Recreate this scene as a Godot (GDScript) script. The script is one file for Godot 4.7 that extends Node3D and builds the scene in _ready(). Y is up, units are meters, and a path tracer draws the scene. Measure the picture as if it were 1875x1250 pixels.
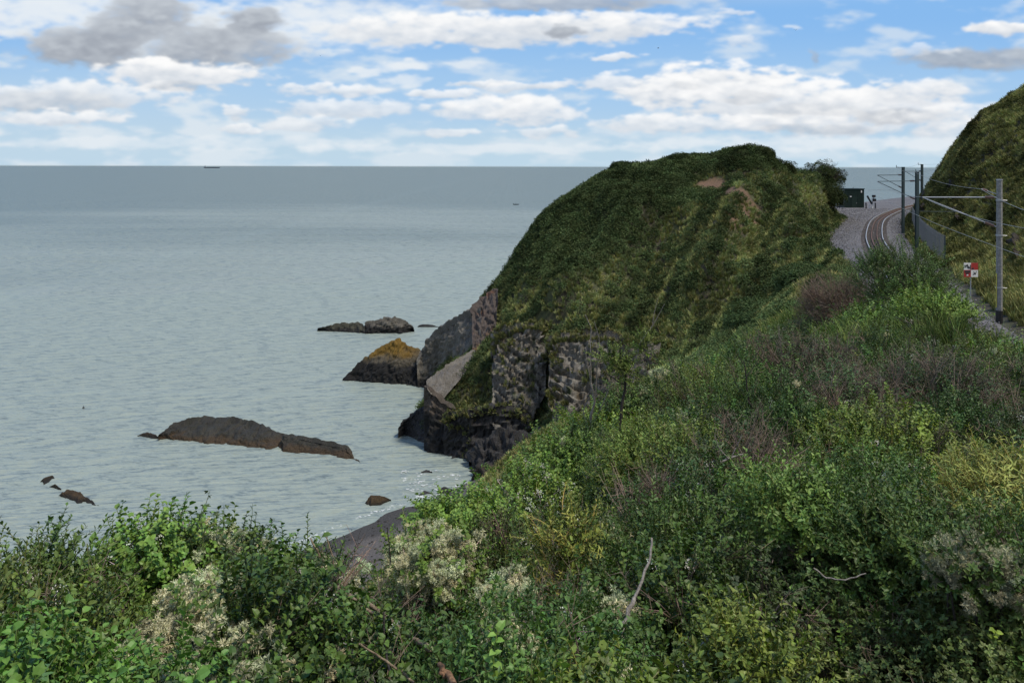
extends Node3D
# A cove and a grassy headland beside a coastal railway. Sea level is y = 0, the camera stands at y = 25 and looks along -z.
# P(px, py, d): the place on the sight line through one spot of the photograph, d metres ahead; used to survey where real things stand.
const F := 1472.0
const CX := 937.5
const CY := 305.0
const EYE := 25.0
const ROLL := 0.0021
var rng := RandomNumberGenerator.new()
var M := {}
var taken := {}
var fnoise := FastNoiseLite.new()
var cnoise := FastNoiseLite.new()
var wnoise := FastNoiseLite.new()
var idnoise := FastNoiseLite.new()

func _ready() -> void:
	rng.seed = 20240817
	noises()
	camera_and_light()
	materials()
	build_height_map()
	build_terrain()
	build_sea()
	build_leaf_shapes()
	build_rocks()
	build_railway()
	build_far_things()
	build_headland_cover()
	build_thicket()
	build_shrubs()
	build_branches()

func noises() -> void:
	for n in [fnoise, cnoise, wnoise, idnoise]:
		n.seed = 7
		n.frequency = 1.0
	fnoise.noise_type = FastNoiseLite.TYPE_SIMPLEX_SMOOTH
	fnoise.fractal_type = FastNoiseLite.FRACTAL_FBM
	fnoise.fractal_octaves = 4
	cnoise.noise_type = FastNoiseLite.TYPE_CELLULAR
	cnoise.fractal_type = FastNoiseLite.FRACTAL_NONE
	cnoise.cellular_return_type = FastNoiseLite.RETURN_DISTANCE
	cnoise.cellular_jitter = 1.0
	idnoise.noise_type = FastNoiseLite.TYPE_CELLULAR
	idnoise.fractal_type = FastNoiseLite.FRACTAL_NONE
	idnoise.cellular_return_type = FastNoiseLite.RETURN_CELL_VALUE
	idnoise.cellular_jitter = 1.0
	wnoise.noise_type = FastNoiseLite.TYPE_CELLULAR
	wnoise.fractal_type = FastNoiseLite.FRACTAL_NONE
	wnoise.cellular_return_type = FastNoiseLite.RETURN_DISTANCE2_SUB

func P(px: float, py: float, d: float) -> Vector3:
	return Vector3((px - CX) / F * d, EYE - (py - CY - (px - CX) * ROLL) / F * d, -d)

func on_sea(px: float, py: float) -> Vector3:
	return P(px, py, EYE * F / (py - CY - (px - CX) * ROLL))

func pix(p: Vector3) -> Vector2:
	var d := maxf(-p.z, 0.1)
	var u := p.x / d * F
	return Vector2(CX + u, CY + u * ROLL + (EYE - p.y) / d * F)

# ------------------------------------------------------------------ camera, sky, sun
func camera_and_light() -> void:
	var cam := Camera3D.new()
	cam.name = "camera"
	cam.near = 0.1
	cam.far = 120000.0
	cam.projection = Camera3D.PROJECTION_FRUSTUM
	cam.size = 1250.0 / F * cam.near
	cam.frustum_offset = Vector2(0, -(625.0 - CY) / F * cam.near)
	cam.position = Vector3(0, EYE, 0)
	cam.rotation = Vector3(0, 0, ROLL)
	add_child(cam)
	cam.current = true
	var env := Environment.new()
	env.background_mode = Environment.BG_SKY
	var sky := Sky.new()
	var pm := PanoramaSkyMaterial.new()
	pm.panorama = ImageTexture.create_from_image(sky_picture())
	pm.energy_multiplier = 1.0
	sky.sky_material = pm
	env.sky = sky
	env.sky_rotation = Vector3(0, PI, 0)
	env.tonemap_mode = Environment.TONE_MAPPER_LINEAR
	env.tonemap_exposure = 1.0
	env.sdfgi_enabled = true
	env.ssao_enabled = true
	env.ssil_enabled = true
	var we := WorldEnvironment.new()
	we.name = "world_environment"
	we.environment = env
	add_child(we)
	var sun := DirectionalLight3D.new()
	sun.name = "sun"
	sun.light_color = Color(1.0, 0.96, 0.89)
	sun.light_energy = 1.35
	sun.light_angular_distance = 10.0
	sun.shadow_enabled = true
	sun.rotation_degrees = Vector3(-60, 66, 0)
	add_child(sun)

func sm(a: float, b: float, x: float) -> float:
	var t := clampf((x - a) / (b - a), 0.0, 1.0)
	return t * t * (3.0 - 2.0 * t)

func lin(r: float, g: float, b: float) -> Color:   # 0..255 picture values to linear
	return Color(r / 255.0, g / 255.0, b / 255.0).srgb_to_linear()

# Clear air plus broken cloud for one direction, without the clouds that the photograph shows singly.
func open_sky(dir: Vector3) -> Color:
	var y := maxf(dir.y, 0.0)
	var air := lin(196, 217, 232).lerp(lin(118, 172, 236), sm(0.0, 0.2, y)).lerp(lin(84, 140, 215), sm(0.2, 0.9, y))
	var q := Vector3(dir.x, 0, dir.z) / (y + 0.08)
	var n := fnoise.get_noise_3d(q.x * 0.35, 3.1, q.z * 0.35) * 1.1 + 0.5 * fnoise.get_noise_3d(q.x * 1.4, 9.1, q.z * 1.4)
	var a := sm(-0.25, 0.3, n) * sm(0.02, 0.12, y)
	var g := sm(0.1, 0.75, n + 0.2 * fnoise.get_noise_3d(q.x * 0.8, 5.0, q.z * 0.8))
	return air.lerp(lin(244, 247, 250).lerp(lin(176, 184, 194), g), a * 0.92)

# Clouds seen singly: x, y, half width, half height in sight-line units, then kind (0 white, 1 grey, 2 thin veil) and strength.
const CLOUDS := [
	[100, 20, 420, 60, 2, 0.9], [620, 40, 420, 60, 2, 0.9], [880, 55, 360, 34, 0, 0.95], [1080, 45, 240, 26, 0, 0.85], [330, 70, 330, 60, 2, 0.9],
	[150, 88, 118, 46, 1, 1.0], [270, 30, 100, 55, 1, 0.95], [350, 92, 90, 50, 1, 0.85], [445, 85, 100, 45, 1, 0.75], [465, 38, 72, 28, 1, 1.0], [215, 60, 70, 50, 1, 0.8], [300, 85, 300, 62, 1, 0.35],
	[330, 140, 175, 30, 0, 1.0], [280, 130, 65, 24, 0, 1.0], [120, 178, 230, 32, 0, 0.75], [60, 190, 200, 24, 1, 0.3], [110, 218, 140, 16, 0, 0.85], [330, 160, 55, 9, 1, 0.3],
	[430, 205, 40, 14, 0, 0.8], [440, 238, 40, 10, 0, 0.75], [590, 166, 120, 13, 0, 0.8], [640, 198, 190, 20, 0, 0.7], [560, 228, 90, 14, 0, 0.6], [740, 122, 60, 14, 2, 0.9], [670, 132, 50, 9, 2, 0.8], [850, 118, 40, 8, 2, 0.6], [745, 148, 48, 12, 2, 0.7], [810, 172, 90, 9, 0, 0.8], [880, 153, 60, 6, 0, 0.8], [885, 200, 110, 24, 0, 0.75], [980, 205, 95, 32, 0, 0.85], [820, 243, 60, 9, 0, 0.7], [1010, 240, 70, 12, 0, 0.7], [960, 160, 90, 8, 0, 0.7],
	[1000, 5, 230, 17, 1, 0.8], [1035, 58, 42, 13, 1, 0.9], [1130, 103, 60, 8, 0, 0.85], [1010, 157, 60, 8, 0, 0.7], [1120, 150, 85, 20, 0, 0.8], [1335, 20, 40, 5, 0, 0.6], [1345, 73, 30, 9, 0, 0.45], [1450, 47, 25, 6, 2, 0.6], [1492, 103, 15, 16, 1, 0.5],
	[1320, 150, 150, 40, 0, 1.0], [1240, 165, 110, 34, 0, 0.95], [1450, 185, 260, 50, 0, 0.95], [1600, 195, 180, 44, 0, 0.9], [1290, 225, 220, 20, 0, 0.8], [1680, 165, 100, 26, 0, 0.85], [1560, 225, 220, 26, 0, 0.75], [1380, 178, 70, 12, 1, 0.3], [1480, 200, 110, 13, 1, 0.25], [1640, 212, 110, 18, 1, 0.5], [1500, 235, 120, 10, 1, 0.35], [1260, 155, 50, 10, 1, 0.2], [1800, 220, 160, 40, 0, 0.6],
	[1830, 50, 75, 13, 0, 1.0], [1780, 104, 160, 24, 1, 0.85], [1690, 90, 60, 12, 0, 0.5], [1840, 120, 80, 14, 1, 0.6],
	[300, 262, 500, 14, 2, 0.5], [900, 272, 500, 12, 2, 0.55], [1500, 262, 420, 16, 2, 0.7],
]

func sky_here(px: float, py: float) -> Color:
	var air := lin(190, 215, 232).lerp(lin(166, 203, 238), sm(285.0, 170.0, py)).lerp(lin(136, 186, 238), sm(190.0, 20.0, py))
	air = air.lerp(lin(192, 215, 232), 0.55 * sm(1000.0, 100.0, px) * sm(40.0, 240.0, py))
	var bx := px + 26.0 * fnoise.get_noise_3d(px * 0.012, py * 0.03, 4.0)
	var by := py + 9.0 * fnoise.get_noise_3d(px * 0.016, py * 0.04, 14.0)
	var n1 := fnoise.get_noise_3d(px * 0.006, py * 0.02, 1.0)
	var n2 := fnoise.get_noise_3d(px * 0.02, py * 0.05, 2.0)
	var veil := sm(-0.1, 0.6, n1 * 1.2 + 0.3 * n2 + 0.35 * sm(160.0, 270.0, py) - 0.1)
	var c := air.lerp(lin(222, 232, 240), veil * (0.62 + 0.25 * sm(900.0, 300.0, px)))
	for b in CLOUDS:
		var ex: float = (bx - b[0]) / b[2]
		if absf(ex) > 1.5:
			continue
		var ey: float = (by - b[1]) / b[3]
		if absf(ey) > 1.6:
			continue
		var m := 1.0 - ex * ex - ey * ey
		if b[4] == 0:
			m += 0.75 * n2 + 0.55 * n1
			var a := sm(-0.12, 0.62, m) * float(b[5])
			var up := clampf(0.5 - ey * 0.55 + n2 * 0.5, 0.0, 1.0)
			c = c.lerp(lin(206, 214, 224).lerp(lin(253, 253, 253), up), a)
		elif b[4] == 1:
			m += 0.5 * n2 + 0.4 * n1
			c = c.lerp(lin(160, 167, 178).lerp(lin(196, 203, 211), clampf(0.35 - ey * 0.4 + n2 * 0.7, 0.0, 1.0)), sm(-0.05, 0.75, m) * float(b[5]))
		else:
			c = c.lerp(lin(234, 240, 245), sm(0.0, 1.0, m + 0.5 * n1 + 0.45 * n2) * float(b[5]))
	return c

func sky_picture() -> Image:
	var lw := 512
	var lh := 256
	var low := Image.create_empty(lw, lh, false, Image.FORMAT_RGBF)
	low.fill(lin(150, 165, 170))
	for j in range(0, lh / 2 + 2):
		var el := (0.5 - (j + 0.5) / lh) * PI
		for i in lw:
			var az := ((i + 0.5) / lw - 0.5) * TAU
			low.set_pixel(i, j, open_sky(Vector3(sin(az) * cos(el), sin(el), -cos(az) * cos(el))))
	low.resize(4096, 2048, Image.INTERPOLATE_CUBIC)
	for j in range(860, 1026):
		var el := (0.5 - (j + 0.5) / 2048.0) * PI
		for i in range(1560, 2536):
			var az := ((i + 0.5) / 4096.0 - 0.5) * TAU
			var px := CX + tan(az) * F
			var py := CY - tan(el) / cos(az) * F
			var w := sm(860.0, 905.0, j) * sm(1560.0, 1650.0, i) * sm(2536.0, 2446.0, i)
			low.set_pixel(i, j, low.get_pixel(i, j).lerp(sky_here(px, py), w))
	return low

# ------------------------------------------------------------------ materials
func noise_tex(freq: float, dark: Color, light: Color, size := 512, octaves := 5, kind := FastNoiseLite.TYPE_SIMPLEX_SMOOTH, sd := 3) -> NoiseTexture2D:
	var n := FastNoiseLite.new()
	n.noise_type = kind
	n.frequency = freq
	n.fractal_octaves = octaves
	n.seed = sd
	var t := NoiseTexture2D.new()
	t.width = size
	t.height = size
	t.seamless = true
	t.noise = n
	var g := Gradient.new()
	g.set_color(0, dark)
	g.set_color(1, light)
	t.color_ramp = g
	return t

func normal_tex(freq: float, strength: float, size := 512, octaves := 5, kind := FastNoiseLite.TYPE_SIMPLEX_SMOOTH, sd := 5) -> NoiseTexture2D:
	var n := FastNoiseLite.new()
	n.noise_type = kind
	n.frequency = freq
	n.fractal_octaves = octaves
	n.seed = sd
	var t := NoiseTexture2D.new()
	t.width = size
	t.height = size
	t.seamless = true
	t.noise = n
	t.as_normal_map = true
	t.bump_strength = strength
	return t

func mat(called: String, lc: Color, rough: float, metal := 0.0) -> StandardMaterial3D:   # lc: linear base colour
	var m := StandardMaterial3D.new()
	m.resource_name = called
	m.albedo_color = lc.linear_to_srgb()
	m.roughness = rough
	m.metallic = metal
	M[called] = m
	return m

func tri_tex(m: StandardMaterial3D, metres: float, tex: Texture2D, nrm: Texture2D = null, ns := 1.0) -> void:
	m.uv1_triplanar = true
	m.uv1_world_triplanar = true
	m.uv1_scale = Vector3.ONE / metres
	m.albedo_texture = tex
	if nrm:
		m.normal_enabled = true
		m.normal_texture = nrm
		m.normal_scale = ns

func materials() -> void:
	var g := mat("ground", Color.WHITE, 0.95)
	g.vertex_color_use_as_albedo = true
	tri_tex(g, 3.0, noise_tex(0.03, Color(0.55, 0.55, 0.55), Color(1, 1, 1)), normal_tex(0.04, 6.0), 0.8)
	var r := mat("rock", Color.WHITE, 0.8)
	r.vertex_color_use_as_albedo = true
	r.metallic_specular = 0.35
	tri_tex(r, 2.6, noise_tex(0.02, Color(0.42, 0.42, 0.42), Color(1, 1, 1), 1024, 6), normal_tex(0.025, 14.0, 1024, 6), 1.2)
	var b := mat("ballast", Color(0.3, 0.298, 0.312), 0.95)
	tri_tex(b, 1.4, noise_tex(0.06, Color(0.35, 0.34, 0.34), Color(1, 1, 1), 512, 3, FastNoiseLite.TYPE_CELLULAR), normal_tex(0.06, 10.0, 512, 3, FastNoiseLite.TYPE_CELLULAR), 1.0)
	var s := mat("sea", Color.WHITE, 0.45)
	s.metallic_specular = 0.34
	s.uv1_triplanar = true
	s.uv1_world_triplanar = true
	s.uv1_scale = Vector3(1.0 / 210.0, 1.0, 1.0 / 36.0)
	s.normal_enabled = true
	s.normal_texture = normal_tex(0.018, 9.0, 2048, 6)
	s.normal_scale = 2.0
	s.vertex_color_use_as_albedo = true
	var leaf := mat("leaf", Color.WHITE, 0.5)
	leaf.vertex_color_use_as_albedo = true
	leaf.metallic_specular = 0.4
	leaf.backlight_enabled = true
	leaf.backlight = Color(0.55, 0.62, 0.3)
	var fl := mat("far_leaf", Color.WHITE, 0.85)
	fl.vertex_color_use_as_albedo = true
	fl.metallic_specular = 0.15
	fl.backlight_enabled = true
	fl.backlight = Color(0.4, 0.45, 0.25)
	var gl := mat("grass_blade", Color.WHITE, 0.6)
	gl.vertex_color_use_as_albedo = true
	gl.metallic_specular = 0.15
	gl.backlight_enabled = true
	gl.backlight = Color(0.5, 0.55, 0.3)
	var bk := mat("bark", Color.WHITE, 0.85)
	bk.vertex_color_use_as_albedo = true
	tri_tex(bk, 0.25, noise_tex(0.03, Color(0.5, 0.47, 0.45), Color(1, 1, 1), 256), normal_tex(0.05, 8.0, 256), 0.8)
	mat("rail_steel", Color(0.42, 0.40, 0.38), 0.35, 0.6)
	mat("rail_rust", Color(0.11, 0.06, 0.04), 0.8)
	mat("sleeper", Color(0.09, 0.075, 0.065), 0.9)
	mat("mast_steel", Color(0.05, 0.075, 0.08), 0.55, 0.2)
	tri_tex(mat("mast_concrete", Color(0.33, 0.33, 0.32), 0.85), 0.8, noise_tex(0.02, Color(0.6, 0.6, 0.6), Color(1, 1, 1), 256))
	mat("black_paint", Color(0.012, 0.012, 0.013), 0.6)
	mat("yellow_paint", Color(0.55, 0.5, 0.08), 0.5)
	mat("galvanised", Color(0.36, 0.37, 0.38), 0.5, 0.4)
	mat("wire", Color(0.2, 0.21, 0.21), 0.6)
	mat("insulator", Color(0.12, 0.07, 0.05), 0.3)
	tri_tex(mat("hut_green", Color(0.012, 0.035, 0.026), 0.5), 2.0, noise_tex(0.02, Color(0.7, 0.7, 0.7), Color(1, 1, 1), 256))
	mat("white_paint", Color(0.7, 0.7, 0.69), 0.6)
	mat("red_paint", Color(0.36, 0.035, 0.03), 0.55)
	mat("dark_ink", Color(0.03, 0.035, 0.04), 0.6)
	mat("fence_steel", Color(0.22, 0.225, 0.225), 0.6, 0.3)
	mat("ship_hull", Color(0.035, 0.045, 0.06), 0.6)
	mat("ship_white", Color(0.3, 0.33, 0.36), 0.6)
	mat("bird_feather", Color(0.04, 0.04, 0.045), 0.8)
	tri_tex(mat("timber", Color(0.26, 0.22, 0.16), 0.85), 0.4, noise_tex(0.03, Color(0.5, 0.5, 0.5), Color(1, 1, 1), 256))
	mat("foam", Color(0.5, 0.53, 0.53), 0.8)

# ------------------------------------------------------------------ helpers
class MB:
	var v := PackedVector3Array()
	var c := PackedColorArray()
	var i := PackedInt32Array()
	func p(a: Vector3, col := Color.WHITE) -> int:
		v.append(a)
		c.append(col)
		return v.size() - 1
	func tri(a: int, b: int, d: int) -> void:
		i.append_array(PackedInt32Array([a, b, d]))
	func quad(a: int, b: int, d: int, e: int) -> void:
		i.append_array(PackedInt32Array([a, b, d, a, d, e]))
	func box(lo: Vector3, hi: Vector3, col := Color.WHITE, t := Transform3D()) -> void:
		var k := []
		for n in 8:
			k.append(p(t * Vector3(hi.x if n & 1 else lo.x, hi.y if n & 2 else lo.y, hi.z if n & 4 else lo.z), col))
		for f in [[0, 2, 3, 1], [4, 5, 7, 6], [0, 4, 6, 2], [1, 3, 7, 5], [0, 1, 5, 4], [2, 6, 7, 3]]:
			quad(k[f[3]], k[f[2]], k[f[1]], k[f[0]])
	func tube(path: Array, radii: Array, sides := 6, col := Color.WHITE) -> void:
		var rings := []
		for n in path.size():
			var t: Vector3 = (path[mini(n + 1, path.size() - 1)] - path[maxi(n - 1, 0)]).normalized()
			var s := t.cross(Vector3.UP if absf(t.y) < 0.9 else Vector3.RIGHT).normalized()
			var u := s.cross(t)
			var ring := []
			for k in sides:
				var a := TAU * k / sides
				ring.append(p(path[n] + (s * cos(a) + u * sin(a)) * radii[n], col))
			rings.append(ring)
		for n in path.size() - 1:
			for k in sides:
				var q := (k + 1) % sides
				quad(rings[n][k], rings[n][q], rings[n + 1][q], rings[n + 1][k])
		for e in [0, path.size() - 1]:
			var m := p(path[e], col)
			for k in sides:
				tri(m, rings[e][k], rings[e][(k + 1) % sides])
	func mesh(m: Material, smooth := false) -> ArrayMesh:
		var arr := []
		arr.resize(Mesh.ARRAY_MAX)
		arr[Mesh.ARRAY_VERTEX] = v
		arr[Mesh.ARRAY_COLOR] = c
		arr[Mesh.ARRAY_INDEX] = i
		if smooth:
			var n := PackedVector3Array()
			n.resize(v.size())
			for t in range(0, i.size(), 3):
				var f := (v[i[t + 2]] - v[i[t]]).cross(v[i[t + 1]] - v[i[t]])
				n[i[t]] += f
				n[i[t + 1]] += f
				n[i[t + 2]] += f
			for k in n.size():
				n[k] = n[k].normalized()
			arr[Mesh.ARRAY_NORMAL] = n
		var am := ArrayMesh.new()
		am.add_surface_from_arrays(Mesh.PRIMITIVE_TRIANGLES, arr)
		am.surface_set_material(0, m)
		return am

func numbered(called: String) -> String:
	var n: int = taken.get(called, 0)
	taken[called] = n + 1
	return called if n == 0 else "%s_%03d" % [called, n]

func put(mesh: Mesh, called: String, parent: Node = self) -> MeshInstance3D:
	var o := MeshInstance3D.new()
	o.mesh = mesh
	o.name = numbered(called) if parent == self else called
	parent.add_child(o, true)
	return o

func thing(called: String, label: String, category: String, group := "", at := Vector3.ZERO) -> Node3D:
	var o := Node3D.new()
	o.name = numbered(called)
	add_child(o)
	o.position = at
	tag(o, label, category, group)
	return o

func tag(o: Node, label: String, category := "", group := "", kind := "") -> void:
	if label != "": o.set_meta("label", label)
	if category != "": o.set_meta("category", category)
	if group != "": o.set_meta("group", group)
	if kind != "": o.set_meta("kind", kind)

func scatter(mesh: Mesh, xf: Array, cols: Array, called: String, parent: Node = self) -> MultiMeshInstance3D:
	var mm := MultiMesh.new()
	mm.transform_format = MultiMesh.TRANSFORM_3D
	mm.use_colors = true
	mm.mesh = mesh
	mm.instance_count = xf.size()
	for k in xf.size():
		mm.set_instance_transform(k, xf[k])
		mm.set_instance_color(k, cols[k])
	var o := MultiMeshInstance3D.new()
	o.multimesh = mm
	o.name = numbered(called) if parent == self else called
	parent.add_child(o, true)
	return o

func facing(up: Vector3, scale: float, spin: float) -> Basis:   # +y along up
	var y := up.normalized()
	var x := y.cross(Vector3(0.3, 0.2, 1.0) if absf(y.z) < 0.9 else Vector3.RIGHT).normalized()
	return Basis(y, spin) * Basis(x, y, x.cross(y)).scaled(Vector3.ONE * scale) if false else Basis(Basis(y, spin) * x * scale, y * scale, Basis(y, spin) * x.cross(y) * scale)

func rdir() -> Vector3:
	return Vector3(rng.randfn(), rng.randfn(), rng.randfn()).normalized()

# ------------------------------------------------------------------ lie of the land
const TRACK := [[21.5, 0.0], [20.0, 15.0], [19.2, 25.0], [19.5, 35.0], [21.7, 43.0], [24.9, 51.0], [29.3, 62.3], [32.6, 71.0], [39.7, 88.0], [52.6, 115.0], [66.0, 138.0], [78.0, 156.0], [93.0, 176.0], [112.0, 200.0]]
const TRACK_Y := 17.5
const GX0 := -40.0
const GX1 := 116.0
const GD1 := 204.0
const STEP := 0.5
var track_pts: Array = []
var gw := 0
var gh := 0
var hmap := PackedFloat32Array()
var smap := PackedFloat32Array()

# Surveyed spots: [x, depth, height]
const SPOTS := [
	[-6, 1, 18.5], [-3, 1, 20.8], [0, 1, 21.2], [3, 1, 21.3], [6, 1, 21.5], [12, 1, 21.8], [-2.6, 4.5, 21.1], [0, 4.5, 20.8], [2.6, 4.5, 20.8], [5, 4.5, 20.9], [-6.5, 5, 17.5], [-4.2, 5, 20.6], [-3.5, 4.0, 21.0],
	[-3.0, 6.2, 20.5], [-1.7, 7.5, 19.2], [-1.1, 9, 18.95], [-0.5, 11, 18.65], [0.6, 13.5, 18.6], [1.55, 16, 18.65], [4, 19, 18.8], [6.9, 22, 18.3], [3, 8, 20.3], [3, 12, 19.7],
	[6.3, 9.5, 20.2], [8, 13, 20.0], [10, 18, 19.5], [13, 18, 19.3], [15, 12, 20.2], [15, 5, 21], [12, 24, 18.9], [14.5, 25.5, 19.7], [14.5, 22.5, 19.4], [14.6, 28.5, 19.0], [12.5, 30, 17.9], [14.5, 32, 18.2],
	[-7, 9, 13.5], [-5, 12, 14], [-4, 16, 13], [-3, 20, 12], [-1, 25, 10.8], [3, 28, 12.0], [8, 31, 14.0], [12, 36, 16.6], [16, 42, 16.6], [-12, 9, 8], [-14, 4, 10],
	[-12, 20, 5], [-9, 30, 4.5], [-7, 40, 2.6], [-11, 46, 0.9], [-13.5, 52.6, 0], [-20, 45, -0.6], [-8.7, 58.9, 0], [-3.3, 63.4, 0.1], [-5.0, 57, 0.6], [-8, 52, 0.7], [-20, 56, -1.2], [-12, 64, -1.6], [-30, 30, -1], [-22, 25, 0.3], [-6, 67, -1.2], [-36, 10, 0], [-36, 60, -3],
	[-2.5, 50, 3.2], [0.44, 53, 4.9], [3, 57, 5.6], [5, 48, 7.8], [10, 46, 11.4], [15, 51, 13.8], [20, 58, 16.0], [3, 40, 7.8], [-2, 40, 5.4],
	[2.5, 60.5, 4.8], [9.7, 64, 7.2], [14, 66, 9.3], [18.3, 67, 11.6], [23.3, 67, 14.3],
	[0.65, 76, 9.8], [3.3, 73, 9.5], [6.8, 71, 10], [9.8, 69, 9.6], [6.4, 66, 4.8], [1, 71, 4],
	[3.4, 80, 13.3], [8.8, 80, 14.4], [13.6, 76, 13.9], [18, 73, 14.3], [22.6, 72, 15.5],
	[3.9, 92, 17.6], [9.7, 88, 19.3], [15.3, 86, 19.4], [20.4, 83, 19.6], [25.8, 82, 19.3], [28.0, 77, 17.9],
	[3.3, 97, 18.2], [6.9, 99, 20.8], [11, 100, 23.5], [16.5, 100, 24.9], [20.5, 100, 25.5], [25.7, 99, 26.1], [31.1, 99, 26.6], [33.2, 101, 25.0], [39.8, 108, 24.0], [45.0, 115, 21.6], [49, 122, 18.6],
	[19.5, 92, 22.2], [25.8, 92, 22.8], [28.3, 90, 22.6], [32.5, 92, 20.2], [36.3, 95, 18.4],
	[5, 108, 15], [12, 112, 18], [22, 115, 19], [33, 118, 20], [42, 128, 18.5], [-2, 103, 8], [0, 112, 4], [10, 125, 8], [25, 130, 12], [40, 142, 14], [52, 148, 17.3], [62, 156, 16.8], [75, 170, 14],
	[-8, 112, -2], [0, 125, -2], [15, 140, -2], [35, 155, -2], [60, 174, -2], [80, 192, -3], [-16, 95, -2], [-14, 78, -2], [-30, 100, -3], [-30, 180, -4], [30, 190, -4],
	[1.8, 95, 15.8], [1.1, 93, 13.6], [-2.3, 92, 10.8], [-1.9, 84, 8.1], [-3.9, 94, 8.2], [-1.9, 78, 7.0], [-5.4, 73.6, 3.2], [-3.8, 78, 5.9], [-7.4, 72, -0.2], [-10.2, 77, -0.4], [-11, 83, -1], [-10, 92, -0.6], [-3, 70.5, 0.2], [-0.5, 67.5, 0.8],
]
var tps_w := PackedFloat64Array()

func solve_spots() -> void:
	var n := SPOTS.size()
	var m := n + 3
	var a := []
	for r in n:
		var row := PackedFloat64Array()
		row.resize(m + 1)
		for c in n:
			var dx: float = SPOTS[r][0] - SPOTS[c][0]
			var dy: float = SPOTS[r][1] - SPOTS[c][1]
			var q := dx * dx + dy * dy
			row[c] = q * log(q) if q > 0.0 else 1.5
		row[n] = 1.0
		row[n + 1] = SPOTS[r][0]
		row[n + 2] = SPOTS[r][1]
		row[m] = SPOTS[r][2]
		a.append(row)
	for k in 3:
		var row := PackedFloat64Array()
		row.resize(m + 1)
		for c in n:
			row[c] = 1.0 if k == 0 else float(SPOTS[c][k - 1])
		a.append(row)
	for c in m:
		var best := c
		for r in range(c + 1, m):
			if absf(a[r][c]) > absf(a[best][c]):
				best = r
		var t = a[c]
		a[c] = a[best]
		a[best] = t
		var pr: PackedFloat64Array = a[c]
		for r in range(c + 1, m):
			var rr: PackedFloat64Array = a[r]
			var f := rr[c] / pr[c]
			if f != 0.0:
				for k in range(c, m + 1):
					rr[k] -= f * pr[k]
				a[r] = rr
	tps_w.resize(m)
	for c in range(m - 1, -1, -1):
		var s: float = a[c][m]
		for k in range(c + 1, m):
			s -= a[c][k] * tps_w[k]
		tps_w[c] = s / a[c][c]

func spot_height(x: float, d: float) -> float:
	var n := SPOTS.size()
	var s := tps_w[n] + tps_w[n + 1] * x + tps_w[n + 2] * d
	for k in n:
		var dx: float = x - SPOTS[k][0]
		var dy: float = d - SPOTS[k][1]
		var q := dx * dx + dy * dy
		if q > 0.0:
			s += tps_w[k] * q * log(q)
	return s

# Signed distance to the track centre line (+ to its right) for a spot.
func off_track(x: float, d: float) -> float:
	var best := 1e9
	var sign_ := 1.0
	for k in track_pts.size() - 1:
		var a: Vector2 = track_pts[k]
		var b: Vector2 = track_pts[k + 1]
		var ab := b - a
		var t := clampf((Vector2(x, d) - a).dot(ab) / ab.length_squared(), 0.0, 1.0)
		var q := a + ab * t
		var e := Vector2(x, d).distance_to(q)
		if e < best:
			best = e
			sign_ = 1.0 if ab.x * (d - a.y) - ab.y * (x - a.x) < 0.0 else -1.0
	return best * sign_

func left_width(d: float) -> float:
	return 3.1 + 1.6 * sm(62.0, 80.0, d) + 8.5 * sm(116.0, 140.0, d)

func hill_height(s: float, d: float) -> float:   # the cutting side and hill inland of the track
	var t := maxf(s - 3.6, 0.0)
	var near := 0.25 * t + 0.55 * maxf(t - 2.5, 0.0) + 0.25 * maxf(t - 6.0, 0.0)
	var far := 1.75 * minf(t, 5.4) + 1.35 * clampf(t - 5.4, 0.0, 3.0) + 0.62 * clampf(t - 8.4, 0.0, 8.0) + 0.3 * maxf(t - 16.4, 0.0)
	return minf(lerpf(near, far, sm(62.0, 104.0, d)), 34.0) * sm(182.0, 150.0, d)

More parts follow.
